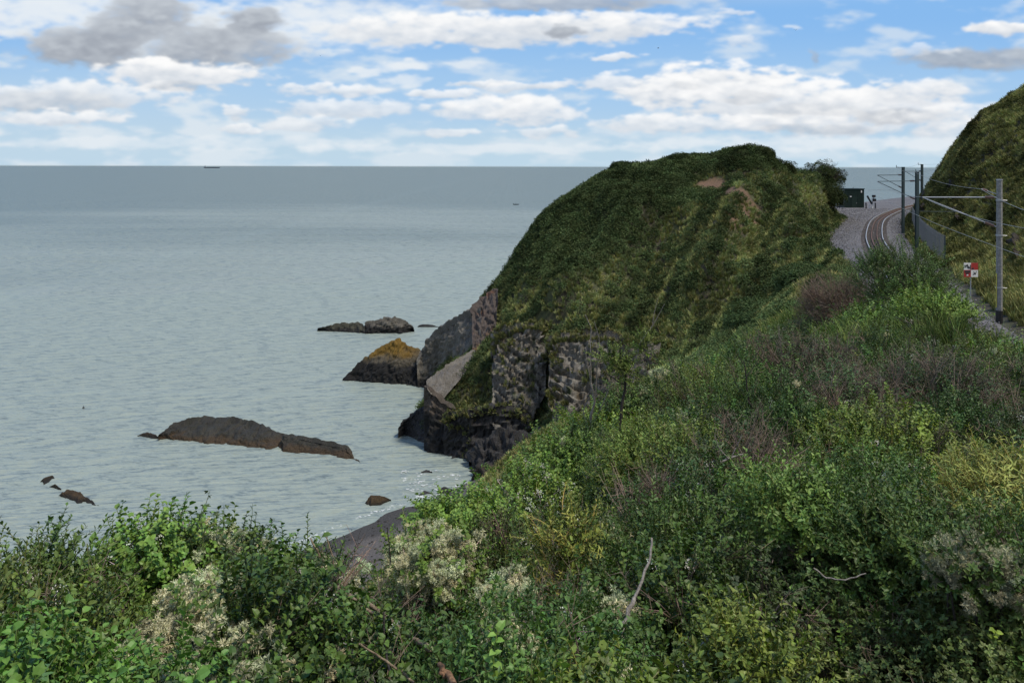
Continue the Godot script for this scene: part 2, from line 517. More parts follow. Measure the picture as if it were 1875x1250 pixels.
func build_height_map() -> void:
	var c2 := Curve2D.new()
	for k in TRACK.size():
		var a: Array = TRACK[maxi(k - 1, 0)]
		var b: Array = TRACK[mini(k + 1, TRACK.size() - 1)]
		var t := Vector2(b[0] - a[0], b[1] - a[1]) / 6.0
		c2.add_point(Vector2(TRACK[k][0], TRACK[k][1]), -t, t)
	var L := c2.get_baked_length()
	var n := int(L / 3.0)
	for k in n + 1:
		track_pts.append(c2.sample_baked(L * k / n, true))
	solve_spots()
	gw = int((GX1 - GX0) / STEP) + 1
	gh = int(GD1 / STEP) + 1
	hmap.resize(gw * gh)
	smap.resize(gw * gh)
	var cw := int(GX1 - GX0) + 2
	var ch := int(GD1) + 2
	var coarse := PackedFloat32Array()
	coarse.resize(cw * ch)
	for j in ch:
		var d := float(j)
		var tx := 24.0 + 0.4 * maxf(d - 40.0, 0.0) + 6.0
		for i in cw:
			var x := GX0 + i
			coarse[j * cw + i] = spot_height(x, d) if x < tx else TRACK_Y
	for j in gh:
		var d := j * STEP
		for i in gw:
			var x := GX0 + i * STEP
			var s := off_track(x, d) if x > 6.0 else -30.0
			var fx := (x - GX0)
			var ix := mini(int(fx), cw - 2)
			var iy := mini(int(d), ch - 2)
			fx -= ix
			var fy := d - iy
			var q := iy * cw + ix
			var h := lerpf(lerpf(coarse[q], coarse[q + 1], fx), lerpf(coarse[q + cw], coarse[q + cw + 1], fx), fy)
			h += fnoise.get_noise_2d(x * 0.11, d * 0.11) * 0.7 * sm(0.3, 4.0, h) * sm(20.0, 45.0, d)
			if d > 66.0 and d < 100.0 and x < 30.0:
				h += spur(x, d)
			var wl := left_width(d)
			var bed := TRACK_Y - 0.25
			if s > -wl:
				h = bed
			elif s > -wl - 2.4 and x > 8.0:
				h = lerpf(bed, h, sm(wl, wl + 2.4, -s))
			if s > 2.6:
				h = bed + hill_height(s, d)
				h += (fnoise.get_noise_2d(x * 0.09 + 40.0, d * 0.09) * 2.2 + absf(fnoise.get_noise_2d(x * 0.28, d * 0.28)) * 0.8) * sm(5.0, 10.0, s)
			h = lerpf(h, -4.0, sm(168.0, 190.0, d))
			hmap[j * gw + i] = maxf(h, -5.0)
			smap[j * gw + i] = s

func ridge(x: float, d: float, ax: float, ad: float, bx: float, bd: float, w: float) -> float:
	var ab := Vector2(bx - ax, bd - ad)
	var t := clampf((Vector2(x - ax, d - ad)).dot(ab) / ab.length_squared(), 0.0, 1.0)
	var e := Vector2(x, d).distance_to(Vector2(ax, ad) + ab * t) / w
	return exp(-e * e) * sm(0.0, 0.15, t) * sm(1.0, 0.85, t)

func spur(x: float, d: float) -> float:
	return 2.3 * ridge(x, d, 16.0, 90.0, 2.6, 73.0, 2.2) - 2.0 * ridge(x, d, 11.0, 91.0, 0.0, 77.0, 2.6) - 1.4 * ridge(x, d, 18.5, 86.0, 9.5, 72.0, 2.4) + 1.5 * ridge(x, d, 27.0, 91.0, 16.5, 71.0, 2.0) - 1.5 * ridge(x, d, 30.0, 93.0, 22.0, 74.0, 1.8) + 1.2 * ridge(x, d, 32.5, 95.0, 27.0, 77.0, 1.6)

func cell(x: float, d: float) -> int:
	return clampi(int(d / STEP), 0, gh - 2) * gw + clampi(int((x - GX0) / STEP), 0, gw - 2)

func H(x: float, d: float) -> float:
	var q := cell(x, d)
	var fx := clampf((x - GX0) / STEP - int((x - GX0) / STEP), 0.0, 1.0)
	var fy := clampf(d / STEP - int(d / STEP), 0.0, 1.0)
	return lerpf(lerpf(hmap[q], hmap[q + 1], fx), lerpf(hmap[q + gw], hmap[q + gw + 1], fx), fy)

func land_normal(x: float, d: float) -> Vector3:
	return Vector3(H(x - 0.5, d) - H(x + 0.5, d), 1.0, -(H(x, d - 0.5) - H(x, d + 0.5))).normalized()

var slips: Array = []

func bare_earth(x: float, d: float, n: float) -> float:   # slips of bare brown soil high on the headland
	var e := 9.0
	for q in slips:
		e = minf(e, Vector2((x - q.x) / q.z, (d - q.y) / 2.3).length())
	e = minf(e, Vector2((x - 1.0) / 0.8, (d - 93.0) / 1.6).length())
	return sm(1.15, 0.8, e + n * 0.9)

func build_terrain() -> void:
	var mb := MB.new()
	for q in [[1310, 343, 1.7], [1352, 358, 2.6], [1335, 392, 1.0]]:
		var far := land_on_ray(q[0], q[1], 70.0, 110.0)
		slips.append(Vector3((q[0] - CX) / F * far, far, q[2]))
	var soil := Color(0.055, 0.05, 0.03)
	var turf := Color(0.075, 0.09, 0.035)
	var sand := Color(0.15, 0.134, 0.122)
	var wet := Color(0.07, 0.064, 0.06)
	for j in gh:
		for i in gw:
			var x := GX0 + i * STEP
			var d := j * STEP
			var h := hmap[j * gw + i]
			var n := fnoise.get_noise_2d(x * 0.3, d * 0.3)
			var c := soil.lerp(turf, sm(-0.2, 0.3, n))
			c = c.lerp(sand, sm(2.5, 1.9, h + n * 0.4) * sm(69.0, 66.0, d))
			c = c.lerp(wet, sm(0.42, 0.3, h + n * 0.12))
			var bare := bare_earth(x, d, n)
			c = c.lerp(Color(0.2, 0.125, 0.075), bare)
			var rough := 0.18 * fnoise.get_noise_2d(x * 0.9, d * 0.9) * sm(0.1, 1.5, absf(h)) if absf(smap[j * gw + i]) > 4.5 else 0.0
			mb.p(Vector3(x, h + rough, -d), c)
	for j in gh - 1:
		for i in gw - 1:
			var a := j * gw + i
			mb.quad(a, a + gw, a + gw + 1, a + 1)
	tag(put(mb.mesh(M.ground, true), "terrain"), "grassy headland, coastal slope and hillside along the railway", "", "", "structure")

# ------------------------------------------------------------------ sea
func build_sea() -> void:
	var ds := [2.0, 12.0, 24.0, 34.0]
	var d := 40.0
	while d < 90000.0:
		ds.append(d)
		d += maxf(0.42, 0.0075 * (d - 25.0)) if d < 2000.0 else d * 0.12
	var xs := [0.0]
	var x := 0.0
	while x < 90000.0:
		x += 0.8 if x < 26.0 else 0.8 + (x - 26.0) * 0.035
		xs.append(x)
		xs.insert(0, -x)
	var mb := MB.new()
	var nx := xs.size()
	for j in ds.size():
		var dd: float = ds[j]
		var dstep: float = ds[mini(j + 1, ds.size() - 1)] - dd
		for i in nx:
			var xx: float = xs[i] - 20.0
			var a := 0.05 + 0.12 * sm(70.0, 260.0, dd)
			var y := 0.0
			var bend := 5.0 * fnoise.get_noise_2d(xx * 0.006, dd * 0.01)
			for w in [[2.2, 0.10, 0.3], [3.7, -0.16, 0.5], [6.1, 0.05, 0.7], [11.0, -0.08, 0.9], [26.0, 0.06, 1.2]]:
				if w[0] > dstep * 2.6:
					y += sin((dd + xx * w[1] + bend) * TAU / w[0] + fnoise.get_noise_2d(xx * 0.025, dd * 0.08 + w[0]) * 4.0) * w[2] * 0.6 * a
			var cloud_band_mix := sm(620.0, 180.0, dd + 0.4 * absf(xx) + 260.0 * fnoise.get_noise_2d(xx * 0.0022, dd * 0.006) + 60.0 * fnoise.get_noise_2d(xx * 0.01, dd * 0.03))
			mb.p(Vector3(xx, y, -dd), Color(0.15, 0.19, 0.18).lerp(Color(0.235, 0.275, 0.25), cloud_band_mix))   # turbid water, painted darker offshore for the far cloud-shade and wind band
	for j in ds.size() - 1:
		for i in nx - 1:
			var a := j * nx + i
			mb.quad(a, a + nx, a + nx + 1, a + 1)
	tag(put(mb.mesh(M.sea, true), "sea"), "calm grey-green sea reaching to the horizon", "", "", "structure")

# ------------------------------------------------------------------ rocks
# A rock as a loft: stations [crest px, crest py, crest depth, foot px, foot py, foot depth (0: at sea level), thickness behind the crest].
func rock_mesh(st: Array, amp: float, paint: Callable, bulge := 0.25, sd := 0.0, tilt := Vector3(0.35, 1.0, 0.25), cells := 0.22, sea_foot := true, strata := 0.55, tufts := 0.0) -> ArrayMesh:
	var crest := []
	var foot := []
	var back := []
	for s in st:
		var c := P(s[0], s[1], s[2])
		var f: Vector3 = on_sea(s[3], s[4]) if s[5] == 0 else P(s[3], s[4], s[5])
		crest.append(c)
		foot.append(f)
		back.append(s[6])
	var L := 0.0
	for k in st.size() - 1:
		L += maxf(crest[k].distance_to(crest[k + 1]), foot[k].distance_to(foot[k + 1]))
	var nu := clampi(int(L / cells), 12, 130)
	var tall := 0.0
	for k in st.size():
		tall = maxf(tall, crest[k].distance_to(foot[k]))
	var nf := clampi(int(tall / cells), 6, 46)
	var thick := 0.0
	for k in st.size():
		thick = maxf(thick, back[k])
	var nb := clampi(int(thick / 0.28), 6, 16)
	var nv := nf + nb
	var pos := PackedVector3Array()
	var t3 := tilt.normalized()
	for u in nu + 1:
		var g := float(u) / nu * (st.size() - 1)
		var k := mini(int(g), st.size() - 2)
		var fr := g - k
		var c: Vector3 = crest[k].lerp(crest[k + 1], fr)
		var f: Vector3 = foot[k].lerp(foot[k + 1], fr)
		var b: float = lerpf(back[k], back[k + 1], fr)
		if sea_foot:
			f += Vector3(0, -1.2, 0)
		var away := Vector3(c.x * 0.25, 0, c.z).normalized() * b
		for q in nv + 1:
			var p: Vector3
			if q <= nf:
				var w := float(q) / nf
				var out := (f - c)
				out.y = 0
				p = f.lerp(c, w) + out * bulge * sin(w * PI) + Vector3(0, absf(c.y - f.y) * bulge * 0.6 * sin(w * PI), 0)
			else:
				var w := float(q - nf) / nb
				p = c + away * w
				p.y = lerpf(c.y, minf(f.y, c.y - 1.0), w * w)
			pos.append(p)
	var mb := MB.new()
	for u in nu + 1:
		for q in nv + 1:
			var a := u * (nv + 1) + q
			var du := pos[mini(u + 1, nu) * (nv + 1) + q] - pos[maxi(u - 1, 0) * (nv + 1) + q]
			var dv := pos[u * (nv + 1) + mini(q + 1, nv)] - pos[u * (nv + 1) + maxi(q - 1, 0)]
			var n := dv.cross(du).normalized()
			if n.dot(Vector3(0, 0.4, 1)) < 0.0 and q <= nf:
				n = -n
			var p := pos[a]
			var e := p + Vector3(sd, sd * 0.7, sd * 1.3)
			var layer := e.dot(t3) * 1.7 + 0.9 * fnoise.get_noise_3d(e.x * 0.25, e.y * 0.25, e.z * 0.25)
			var step := fposmod(layer, 1.0)
			var r := strata * (step - 0.5) + 1.1 * fnoise.get_noise_3d(e.x * 0.33, e.y * 0.33, e.z * 0.33) + 0.7 * wnoise.get_noise_3d(e.x * 0.8, e.y * 0.9, e.z * 0.8) + 0.4 * fnoise.get_noise_3d(e.x * 1.6, e.y * 1.6, e.z * 1.6) + 0.8 * (0.35 - absf(fnoise.get_noise_3d(e.x * 0.9, e.y * 0.7, e.z * 0.9 + 33.0)))
			var ends := sm(0.0, 0.08, float(u) / nu) * sm(1.0, 0.92, float(u) / nu) * 0.7 + 0.3
			p += n * r * amp * ends * (1.0 if q <= nf else 0.75)
			if tufts > 0.0 and ((absf(q - nf) <= 2 and rng.randf() < tufts) or (n.y > 0.2 and r > 0.25 and rng.randf() < tufts * 0.16) or (fnoise.get_noise_3d(p.x * 0.45, p.y * 0.45, p.z * 0.45 + 70.0) > 0.2 and rng.randf() < tufts * 0.3)):
				grow(ledge_bag, "turf", p - n * 0.05, n * 0.5 + Vector3.UP * 0.6 + rdir() * 0.3, rng.randf_range(0.6, 1.3), tinted("turf", rng.randf_range(0.6, 1.1), 0.05))
			mb.p(p, paint.call(p, n, r))
	for u in nu:
		for q in nv:
			var a := u * (nv + 1) + q
			mb.quad(a, a + 1, a + nv + 2, a + nv + 1)
	return mb.mesh(M.rock, false)

func stone_tone(base: Color, p: Vector3, amount := 0.35) -> Color:
	var n := fnoise.get_noise_3d(p.x * 0.5, p.y * 0.9, p.z * 0.5)
	var n2 := fnoise.get_noise_3d(p.x * 2.1 + 9.0, p.y * 2.6, p.z * 2.1)
	return base * (1.0 + amount * n + 0.5 * amount * n2)

func tide(c: Color, p: Vector3, top: float) -> Color:   # the black weed-and-barnacle band below high water
	var n := fnoise.get_noise_3d(p.x * 0.7, 0.0, p.z * 0.7) * 0.5 + fnoise.get_noise_3d(p.x * 3.0, p.y * 3.0, p.z * 3.0) * 0.25
	return c.lerp(Color(0.026, 0.026, 0.027), sm(top + 0.15, top - 0.1, p.y + n))

var ledge_bag := Bag.new()

func rock(called: String, label: String, st: Array, amp: float, paint: Callable, bulge := 0.25, sd := 0.0, tilt := Vector3(0.35, 1.0, 0.25), cells := 0.22, sea_foot := true, strata := 0.55, tufts := 0.0) -> MeshInstance3D:
	var o := put(rock_mesh(st, amp, paint, bulge, sd, tilt, cells, sea_foot, strata, tufts), called)
	tag(o, label, "rock")
	return o

func build_rocks() -> void:
	var grey := func(p, _n, _r): return tide(stone_tone(Color(0.205, 0.19, 0.16), p, 0.5), p, 0.9)
	var dark := func(p, _n, _r): return stone_tone(Color(0.058, 0.057, 0.058), p, 0.6)
	var olive := func(p, _n, _r): return tide(stone_tone(Color(0.10, 0.098, 0.07), p), p, 0.35)
	var lichen := func(p, _n, _r):
		var c := stone_tone(Color(0.13, 0.115, 0.085), p)
		var n := fnoise.get_noise_3d(p.x * 0.45, p.y * 0.45, p.z * 0.45) * 1.3
		c = c.lerp(Color(0.27, 0.165, 0.03) * (1.0 + 0.4 * fnoise.get_noise_3d(p.x * 3.0, p.y * 3.0, p.z * 3.0)), sm(2.1, 3.6, p.y + n) * sm(-9.8, -12.0, p.x + n))
		return tide(c, p, 1.9)
	var weed := func(p, _n, _r): return stone_tone(Color(0.10, 0.065, 0.03), p, 0.6).lerp(Color(0.035, 0.03, 0.022), sm(0.35, 0.1, p.y))
	var island := func(p, _n, _r):
		var c := stone_tone(Color(0.062, 0.06, 0.05), p, 0.4)
		return c.lerp(Color(0.11, 0.07, 0.035), 0.7 * sm(0.55, 0.25, p.y + 0.3 * fnoise.get_noise_3d(p.x, p.y, p.z)))
	var slab := func(p, _n, _r): return tide(stone_tone(Color(0.25, 0.23, 0.2), p, 0.4), p, 1.6)
	var block := func(p, _n, _r): return tide(stone_tone(Color(0.135, 0.11, 0.09), p, 0.4), p, 3.2)
	var red := func(p, _n, _r): return stone_tone(Color(0.145, 0.118, 0.105), p, 0.45).lerp(Color(0.2, 0.095, 0.055), sm(0.15, 0.5, fnoise.get_noise_3d(p.x * 0.5, p.y * 0.25, p.z * 0.5)))
	var cliff := func(p, _n, r):
		var c := stone_tone(Color(0.25, 0.23, 0.2), p, 0.55)
		c = c.lerp(Color(0.4, 0.385, 0.345), sm(0.15, 0.45, fnoise.get_noise_3d(p.x * 1.1, p.y * 2.0, p.z * 1.1)))
		c = c.lerp(Color(0.2, 0.15, 0.085), sm(0.2, 0.55, fnoise.get_noise_3d(p.x * 0.4 + 30.0, p.y * 0.6, p.z * 0.4)))
		c = c.lerp(Color(0.06, 0.085, 0.03), sm(0.25, 0.5, fnoise.get_noise_3d(p.x * 0.6 - 30.0, p.y * 0.6, p.z * 0.6)))
		return tide(c, p, 2.4)
	# far low skerries
	rock("sea_rock", "low flat rock, left of the two far skerries off the headland", [[582, 601, 122, 580, 604, 0, 0.2], [600, 597, 122, 600, 607, 0, 2.0], [630, 593, 122, 630, 610, 0, 2.4], [655, 590, 122, 655, 611, 0, 2.2], [668, 598, 121, 670, 611, 0, 0.4]], 0.35, olive, 0.15, 3.0)
	rock("sea_rock", "jagged dark rock, taller of the two far skerries off the headland", [[664, 604, 121, 664, 610, 0, 0.3], [672, 592, 121, 675, 612, 0, 2.0], [690, 588, 121, 690, 612, 0, 3.0], [712, 582, 121, 710, 612, 0, 3.0], [735, 588, 121, 735, 612, 0, 3.0], [752, 594, 121, 752, 609, 0, 2.0], [758, 603, 121, 760, 606, 0, 0.3]], 0.5, grey, 0.2, 8.0)
	rock("sea_rock", "tiny dark reef strip right of the far skerries", [[765, 597, 125, 765, 599, 0, 0.2], [775, 594, 125, 776, 600, 0, 0.8], [792, 595, 125, 790, 600, 0, 0.8], [803, 598, 125, 803, 599, 0, 0.2]], 0.15, dark, 0.1, 1.0)
	# pyramid
	rock("pyramid_rock", "pyramid-shaped rock with orange lichen on top and black tide line", [[628, 693, 94, 626, 698, 0, 0.4], [655, 672, 94.5, 640, 700, 0, 2.0], [680, 648, 95, 672, 703, 0, 3.0], [705, 636, 95, 700, 706, 0, 4.0], [728, 622, 95, 725, 708, 0, 5.0], [750, 636, 95, 752, 711, 0, 5.0], [768, 645, 95, 772, 712, 0, 4.0], [790, 668, 94, 792, 712, 0, 3.0]], 0.42, lichen, 0.08, 0.0, Vector3(-0.6, 1.0, 0.1), 0.2)
	rock("slanting_rock", "large grey slanting rock slab rising from pyramid rock to the cliff", [[764, 668, 92, 765, 712, 0, 3.0], [772, 640, 93, 778, 714, 0, 4.0], [800, 610, 92, 800, 712, 0, 6.0], [835, 586, 90, 835, 695, 82, 7.0], [866, 570, 88, 866, 672, 79.5, 7.0], [880, 564, 87, 880, 655, 79, 6.0]], 0.45, grey, 0.05, 14.0, Vector3(-0.9, 1.0, 0.1), 0.2)
	rock("red_rock", "reddish-brown rock face between the slanting rock slab and green slope", [[864, 574, 87, 866, 650, 79, 3.0], [876, 556, 88, 880, 645, 79, 5.0], [896, 536, 88.5, 897, 630, 79.5, 5.0], [912, 528, 88.5, 908, 600, 81, 4.0]], 0.5, red, 0.05, 21.0, Vector3(0.3, 1.0, 0.1), 0.18)
	# block at the mouth of the cove
	rock("tilted_slab", "pale tilted rock slab along the seaward edge of the grass triangle", [[781, 697, 73.5, 784, 712, 71.2, 0.8], [797, 686, 75, 812, 730, 71.5, 1.2], [822, 669, 77, 834, 704, 74, 1.6], [846, 655, 79, 852, 680, 76, 1.6], [870, 640, 81, 872, 660, 78.5, 1.5]], 0.27, slab, 0.1, 31.0, Vector3(1.0, 0.9, 0.2), 0.13, false, 0.35, 0.0)
	rock("cove_block", "brown rock block with a dark cave foot below the pale slab", [[776, 706, 72.0, 778, 830, 0, 2.0], [785, 708, 71.4, 785, 834, 0, 2.5], [800, 722, 71.2, 800, 838, 0, 2.5], [815, 735, 71.0, 818, 840, 0, 2.5], [835, 748, 70.6, 840, 845, 0, 2.0]], 0.35, block, -0.14, 37.0, Vector3(0.2, 1.0, 0.2), 0.16, true, 0.4, 0.0)
	rock("dark_rock", "black wet rock wedge at the left foot of the tilted slab", [[730, 783, 74, 730, 786, 0, 0.2], [748, 765, 74.5, 745, 796, 0, 1.5], [765, 752, 75, 760, 808, 0, 2.5], [782, 742, 74.5, 785, 818, 0, 3.0]], 0.3, dark, 0.1, 5.0)
	rock("dark_rock", "black hollowed rock under the grass above the cove water", [[812, 765, 70, 812, 836, 0, 2.0], [835, 756, 69.5, 835, 843, 0, 2.5], [865, 750, 68.8, 860, 850, 0, 3.0], [905, 748, 68.6, 890, 854, 0, 3.0], [945, 752, 68.5, 930, 850, 65, 3.0], [972, 770, 67.6, 962, 855, 64, 2.0]], 0.65, dark, -0.1, 47.0, Vector3(0.2, 1, 0.2), 0.2, true, 0.55, 0.5)
	rock("boulder", "huge rounded black boulder beside the grass slope in the cove", [[862, 846, 66.5, 862, 852, 66, 0.5], [880, 812, 66.5, 872, 866, 64.5, 2.5], [910, 792, 66.5, 900, 868, 64, 3.0], [940, 788, 66.5, 935, 868, 63.5, 3.0], [968, 800, 66, 965, 856, 63, 2.5], [978, 826, 65, 978, 836, 63, 0.5]], 0.75, dark, 0.2, 53.0, Vector3(0.8, 1, 0.2), 0.18)
	rock("boulder", "smaller dark rock right of the huge black boulder under the grass", [[970, 800, 66, 970, 826, 63.5, 0.4], [985, 785, 66, 982, 836, 63, 2.0], [1000, 795, 65, 1002, 830, 62.5, 1.5], [1008, 812, 64, 1008, 818, 62.5, 0.3]], 0.3, dark, 0.3, 61.0)
	rock("cliff_face", "grey rock cliff face left of the grassy gully", [[902, 640, 74, 900, 745, 68.5, 2.5], [907, 612, 73.8, 906, 760, 68.2, 3.5], [930, 602, 73, 930, 765, 68, 3.5], [965, 594, 72.6, 960, 765, 67.8, 3.5], [992, 598, 72.6, 985, 722, 68.0, 3.0], [1003, 618, 73, 1000, 690, 69, 2.0]], 0.62, cliff, 0.02, 71.0, Vector3(0.2, 1, 0.2), 0.17, true, 0.8, 0.9)
	rock("cliff_face", "broad ledged rock cliff face right of the grassy gully", [[1004, 640, 69.5, 1006, 700, 66, 2.0], [1012, 622, 69.4, 1014, 745, 64.8, 3.0], [1050, 614, 69, 1048, 800, 62.6, 3.5], [1090, 612, 68.6, 1085, 800, 62.2, 3.5], [1125, 616, 68.2, 1118, 775, 62.2, 3.5], [1160, 625, 67.6, 1152, 735, 62.8, 3.0], [1212, 622, 67.4, 1198, 695, 64.4, 2.0]], 0.62, cliff, 0.02, 83.0, Vector3(0.15, 1, 0.1), 0.17, true, 0.8, 0.9)
	# reef island
	rock("reef_rock", "long dark humped rock island in the cove water", [[290, 797, 0.1 + 73, 290, 803, 0, 0.3], [318, 776, 75, 320, 810, 0, 1.5], [375, 764, 76, 370, 815, 0, 2.0], [430, 769, 75.5, 425, 820, 0, 2.0], [480, 779, 74, 475, 826, 0, 2.0], [520, 798, 73, 512, 830, 0, 1.8], [545, 806, 72, 545, 832, 0, 1.0]], 0.3, island, 0.25, 101.0, Vector3(0.5, 1.0, 0.4), 0.16)
	rock("reef_rock", "flat-topped rust-brown block at the right end of long rock island", [[511, 815, 71.5, 512, 832, 0, 0.4], [520, 797, 71.5, 518, 838, 0, 1.8], [560, 803, 71, 556, 845, 0, 1.8], [600, 811, 70.3, 596, 850, 0, 1.8], [636, 819, 69.5, 632, 854, 0, 1.8], [648, 838, 68.8, 650, 852, 0, 1.0], [661, 849, 67.6, 662, 851, 0, 0.2]], 0.22, island, -0.05, 111.0, Vector3(0.1, 1.0, 0.1), 0.14)
	rock("reef_rock", "little brown rock at the left end of the long rock island", [[252, 797, 74.5, 253, 799, 0, 0.1], [268, 793, 74.5, 268, 804, 0, 0.8], [285, 796, 74, 284, 806, 0, 0.7], [292, 802, 73.6, 292, 804, 0, 0.1]], 0.14, weed, 0.2, 121.0, Vector3(0.3, 1, 0.3), 0.12)
	rock("weed_rock", "small brown weedy rock farthest left in the water", [[70, 888, 63.3, 70, 891, 0, 0.1], [80, 876, 63.6, 80, 897, 0, 0.7], [95, 871, 64.2, 92, 893, 0, 0.5], [100, 878, 64, 100, 884, 0, 0.2]], 0.12, weed, 0.2, 131.0, Vector3(0.3, 1, 0.3), 0.1)
	rock("weed_rock", "thin brown weedy rock between two larger weedy rocks", [[90, 891, 62.6, 90, 893, 0, 0.1], [100, 886, 62.4, 100, 897, 0, 0.4], [112, 894, 62, 112, 899, 0, 0.2]], 0.07, weed, 0.2, 133.0, Vector3(0.3, 1, 0.3), 0.1)
	rock("weed_rock", "larger brown weedy rock at far left above the lime-green bush", [[106, 908, 60.8, 106, 912, 0, 0.2], [122, 897, 61, 118, 921, 0, 0.9], [145, 902, 60.5, 140, 931, 0, 0.9], [162, 914, 59.8, 158, 935, 0, 0.6], [184, 932, 58.6, 184, 935, 0, 0.1]], 0.16, weed, 0.2, 137.0, Vector3(0.3, 1, 0.3), 0.1)
	# shore rocks
	rock("shore_rock", "grey-brown rock lying in shallows just off the beach", [[667, 924, 59.4, 668, 929, 0, 0.1], [680, 908, 59.6, 680, 931, 0, 0.8], [698, 909, 59.6, 698, 929, 0, 0.6], [717, 915, 59.8, 717, 918, 0, 0.1]], 0.12, weed, 0.3, 141.0, Vector3(0.3, 1, 0.3), 0.1)
	rock("shore_rock", "small black rock in the foam at the beach end", [[768, 906, 61, 768, 909, 0, 0.1], [778, 898, 61.5, 778, 912, 0, 0.5], [790, 902, 61.3, 790, 908, 0, 0.1]], 0.1, dark, 0.3, 143.0, Vector3(0.3, 1, 0.3), 0.1)
	rock("shore_rock", "low dark rock awash below the cave", [[772, 864, 65.5, 772, 866, 0, 0.1], [781, 860, 65.8, 781, 868, 0, 0.5], [792, 863, 65.5, 792, 866, 0, 0.1]], 0.07, dark, 0.3, 147.0, Vector3(0.3, 1, 0.3), 0.1)
	rock("shore_rock", "brown rock pile at the foot of the grass under boulder", [[864, 876, 63.8, 864, 882, 0, 0.2], [876, 854, 63.5, 874, 884, 0, 1.2], [895, 850, 63, 895, 882, 61.5, 1.2], [920, 852, 62.5, 918, 872, 61, 1.0], [930, 860, 62, 930, 864, 61, 0.2]], 0.25, func(p, _n, _r): return stone_tone(Color(0.085, 0.07, 0.055), p, 0.5), 0.25, 151.0, Vector3(0.3, 1, 0.3), 0.12)
	rock("shore_rock", "dark flat stones at the beach water edge", [[802, 898, 61.2, 802, 904, 0, 0.2], [815, 893, 61.6, 814, 908, 0, 0.8], [832, 897, 61.2, 830, 906, 0, 0.3]], 0.12, dark, 0.3, 153.0, Vector3(0.3, 1, 0.3), 0.1)
	# outcrops on the land
	var brown := func(p, _n, _r): return stone_tone(Color(0.07, 0.06, 0.05), p, 0.5)
	for a in [["upper brown rock outcrop on the hillside above the railway", 1738, 306, 1772, 352, 112.0], ["lower brown rock outcrop on the hillside behind the fence", 1752, 372, 1780, 402, 92.0], ["brown rock outcrop on the hillside at the right edge", 1858, 428, 1900, 462, 66.0], ["dark rock outcrop on the hill foot behind the wires", 1690, 350, 1712, 382, 112.0]]:
		var x0: float = a[1]
		var x1: float = a[3]
		var mid := (x0 + x1) * 0.5
		var g := land_on_ray(mid, a[4], a[5] - 25.0, a[5] + 30.0)
		var g2 := land_on_ray(mid, a[2], a[5] - 25.0, a[5] + 40.0)
		rock("hill_outcrop", a[0], [[x0, a[2] + 16, g2, x0, a[4] - 10, g - 0.4, 1.0], [lerpf(x0, x1, 0.35), a[2], g2, lerpf(x0, x1, 0.3), a[4], g - 0.9, 1.5], [lerpf(x0, x1, 0.7), a[2] + 6, g2, lerpf(x0, x1, 0.75), a[4] + 2, g - 0.9, 1.5], [x1, a[2] + 22, g2, x1, a[4] - 6, g - 0.3, 1.0]], 0.5, brown, 0.0, x0, Vector3(0.3, 1, 0.3), 0.2, false, 0.55, 0.35)
	rock("small_outcrop", "little pale rock showing through the headland grass", [[1121, 566, 75.0, 1121, 575, 74.5, 0.3], [1128, 560, 75.0, 1128, 580, 73.5, 0.6], [1137, 566, 75.0, 1137, 577, 74.0, 0.3]], 0.15, cliff, 0.1, 161.0, Vector3(0.3, 1, 0.3), 0.12, false)
	# pebbles on the beach, water-edge foam
	var mb := MB.new()
	mb.tube([Vector3(0, -0.4, 0), Vector3(0, -0.1, 0), Vector3(0.05, 0.25, 0), Vector3(0, 0.45, 0.02)], [0.35, 0.6, 0.5, 0.15], 6)
	var xf := []
	var cols := []
	for k in 2600:
		var x := rng.randf_range(-22.0, 0.0)
		var d := rng.randf_range(44.0, 64.5)
		var h := H(x, d)
		if h > -0.12 and h < 1.5 and rng.randf() < 0.3 + 0.7 * sm(0.0, 0.25, fnoise.get_noise_2d(x * 0.5, d * 0.5)):
			var s := 0.05 + 0.16 * pow(rng.randf(), 3.0)
			xf.append(Transform3D(Basis.from_euler(Vector3(rng.randf() * 0.5, rng.randf() * TAU, rng.randf() * 0.5)).scaled(Vector3(s, s * 0.6, s * 0.8)), Vector3(x, h + s * 0.1, -d)))
			var t := rng.randf_range(0.04, 0.11)
			cols.append(Color(t, t * 0.95, t * 0.9))
	tag(scatter(mb.mesh(M.rock), xf, cols, "beach_pebbles"), "scattered pebbles on the dark beach", "pebbles", "", "stuff")
	mb = MB.new()
	var m0 := mb.p(Vector3(0, 0.02, 0))
	for k in 9:
		mb.p(Vector3(cos(TAU * k / 9) * (0.7 + 0.5 * fposmod(k * 0.37, 1.0)), 0.0, sin(TAU * k / 9) * (0.7 + 0.5 * fposmod(k * 0.61, 1.0))))
	for k in 9:
		mb.tri(m0, 1 + k, 1 + (k + 1) % 9)
	xf = []
	cols = []
	var spots := []
	for k in 900:
		var fx := rng.randf_range(735, 855)
		var fy := rng.randf_range(862, 914)
		if fnoise.get_noise_2d(fx * 0.03, fy * 0.09) > 0.12:
			spots.append([fx, fy])
	for k in 240:
		spots.append([lerpf(505, 860, rng.randf()), 0.0])
	for s in spots:
		var px: float = s[0]
		var py: float = s[1]
		if py == 0.0:
			py = 1012.0 - (px - 505.0) / 355.0 * 118.0 - 12.0 * sin((px - 505.0) / 355.0 * PI) + rng.randfn() * 2.0
		var p := on_sea(px, py)
		if H(p.x, -p.z) > 0.05:
			continue
		var z := 0.015 + 0.07 * pow(rng.randf(), 2.5)
		xf.append(Transform3D(Basis(Vector3.UP, rng.randf() * TAU).scaled(Vector3(z * 2.0, 1, z)), p + Vector3(0, 0.05, 0)))
		cols.append(Color.WHITE)
	tag(scatter(mb.mesh(M.foam), xf, cols, "sea_foam"), "white foam flecks along the water edge", "foam", "", "stuff")

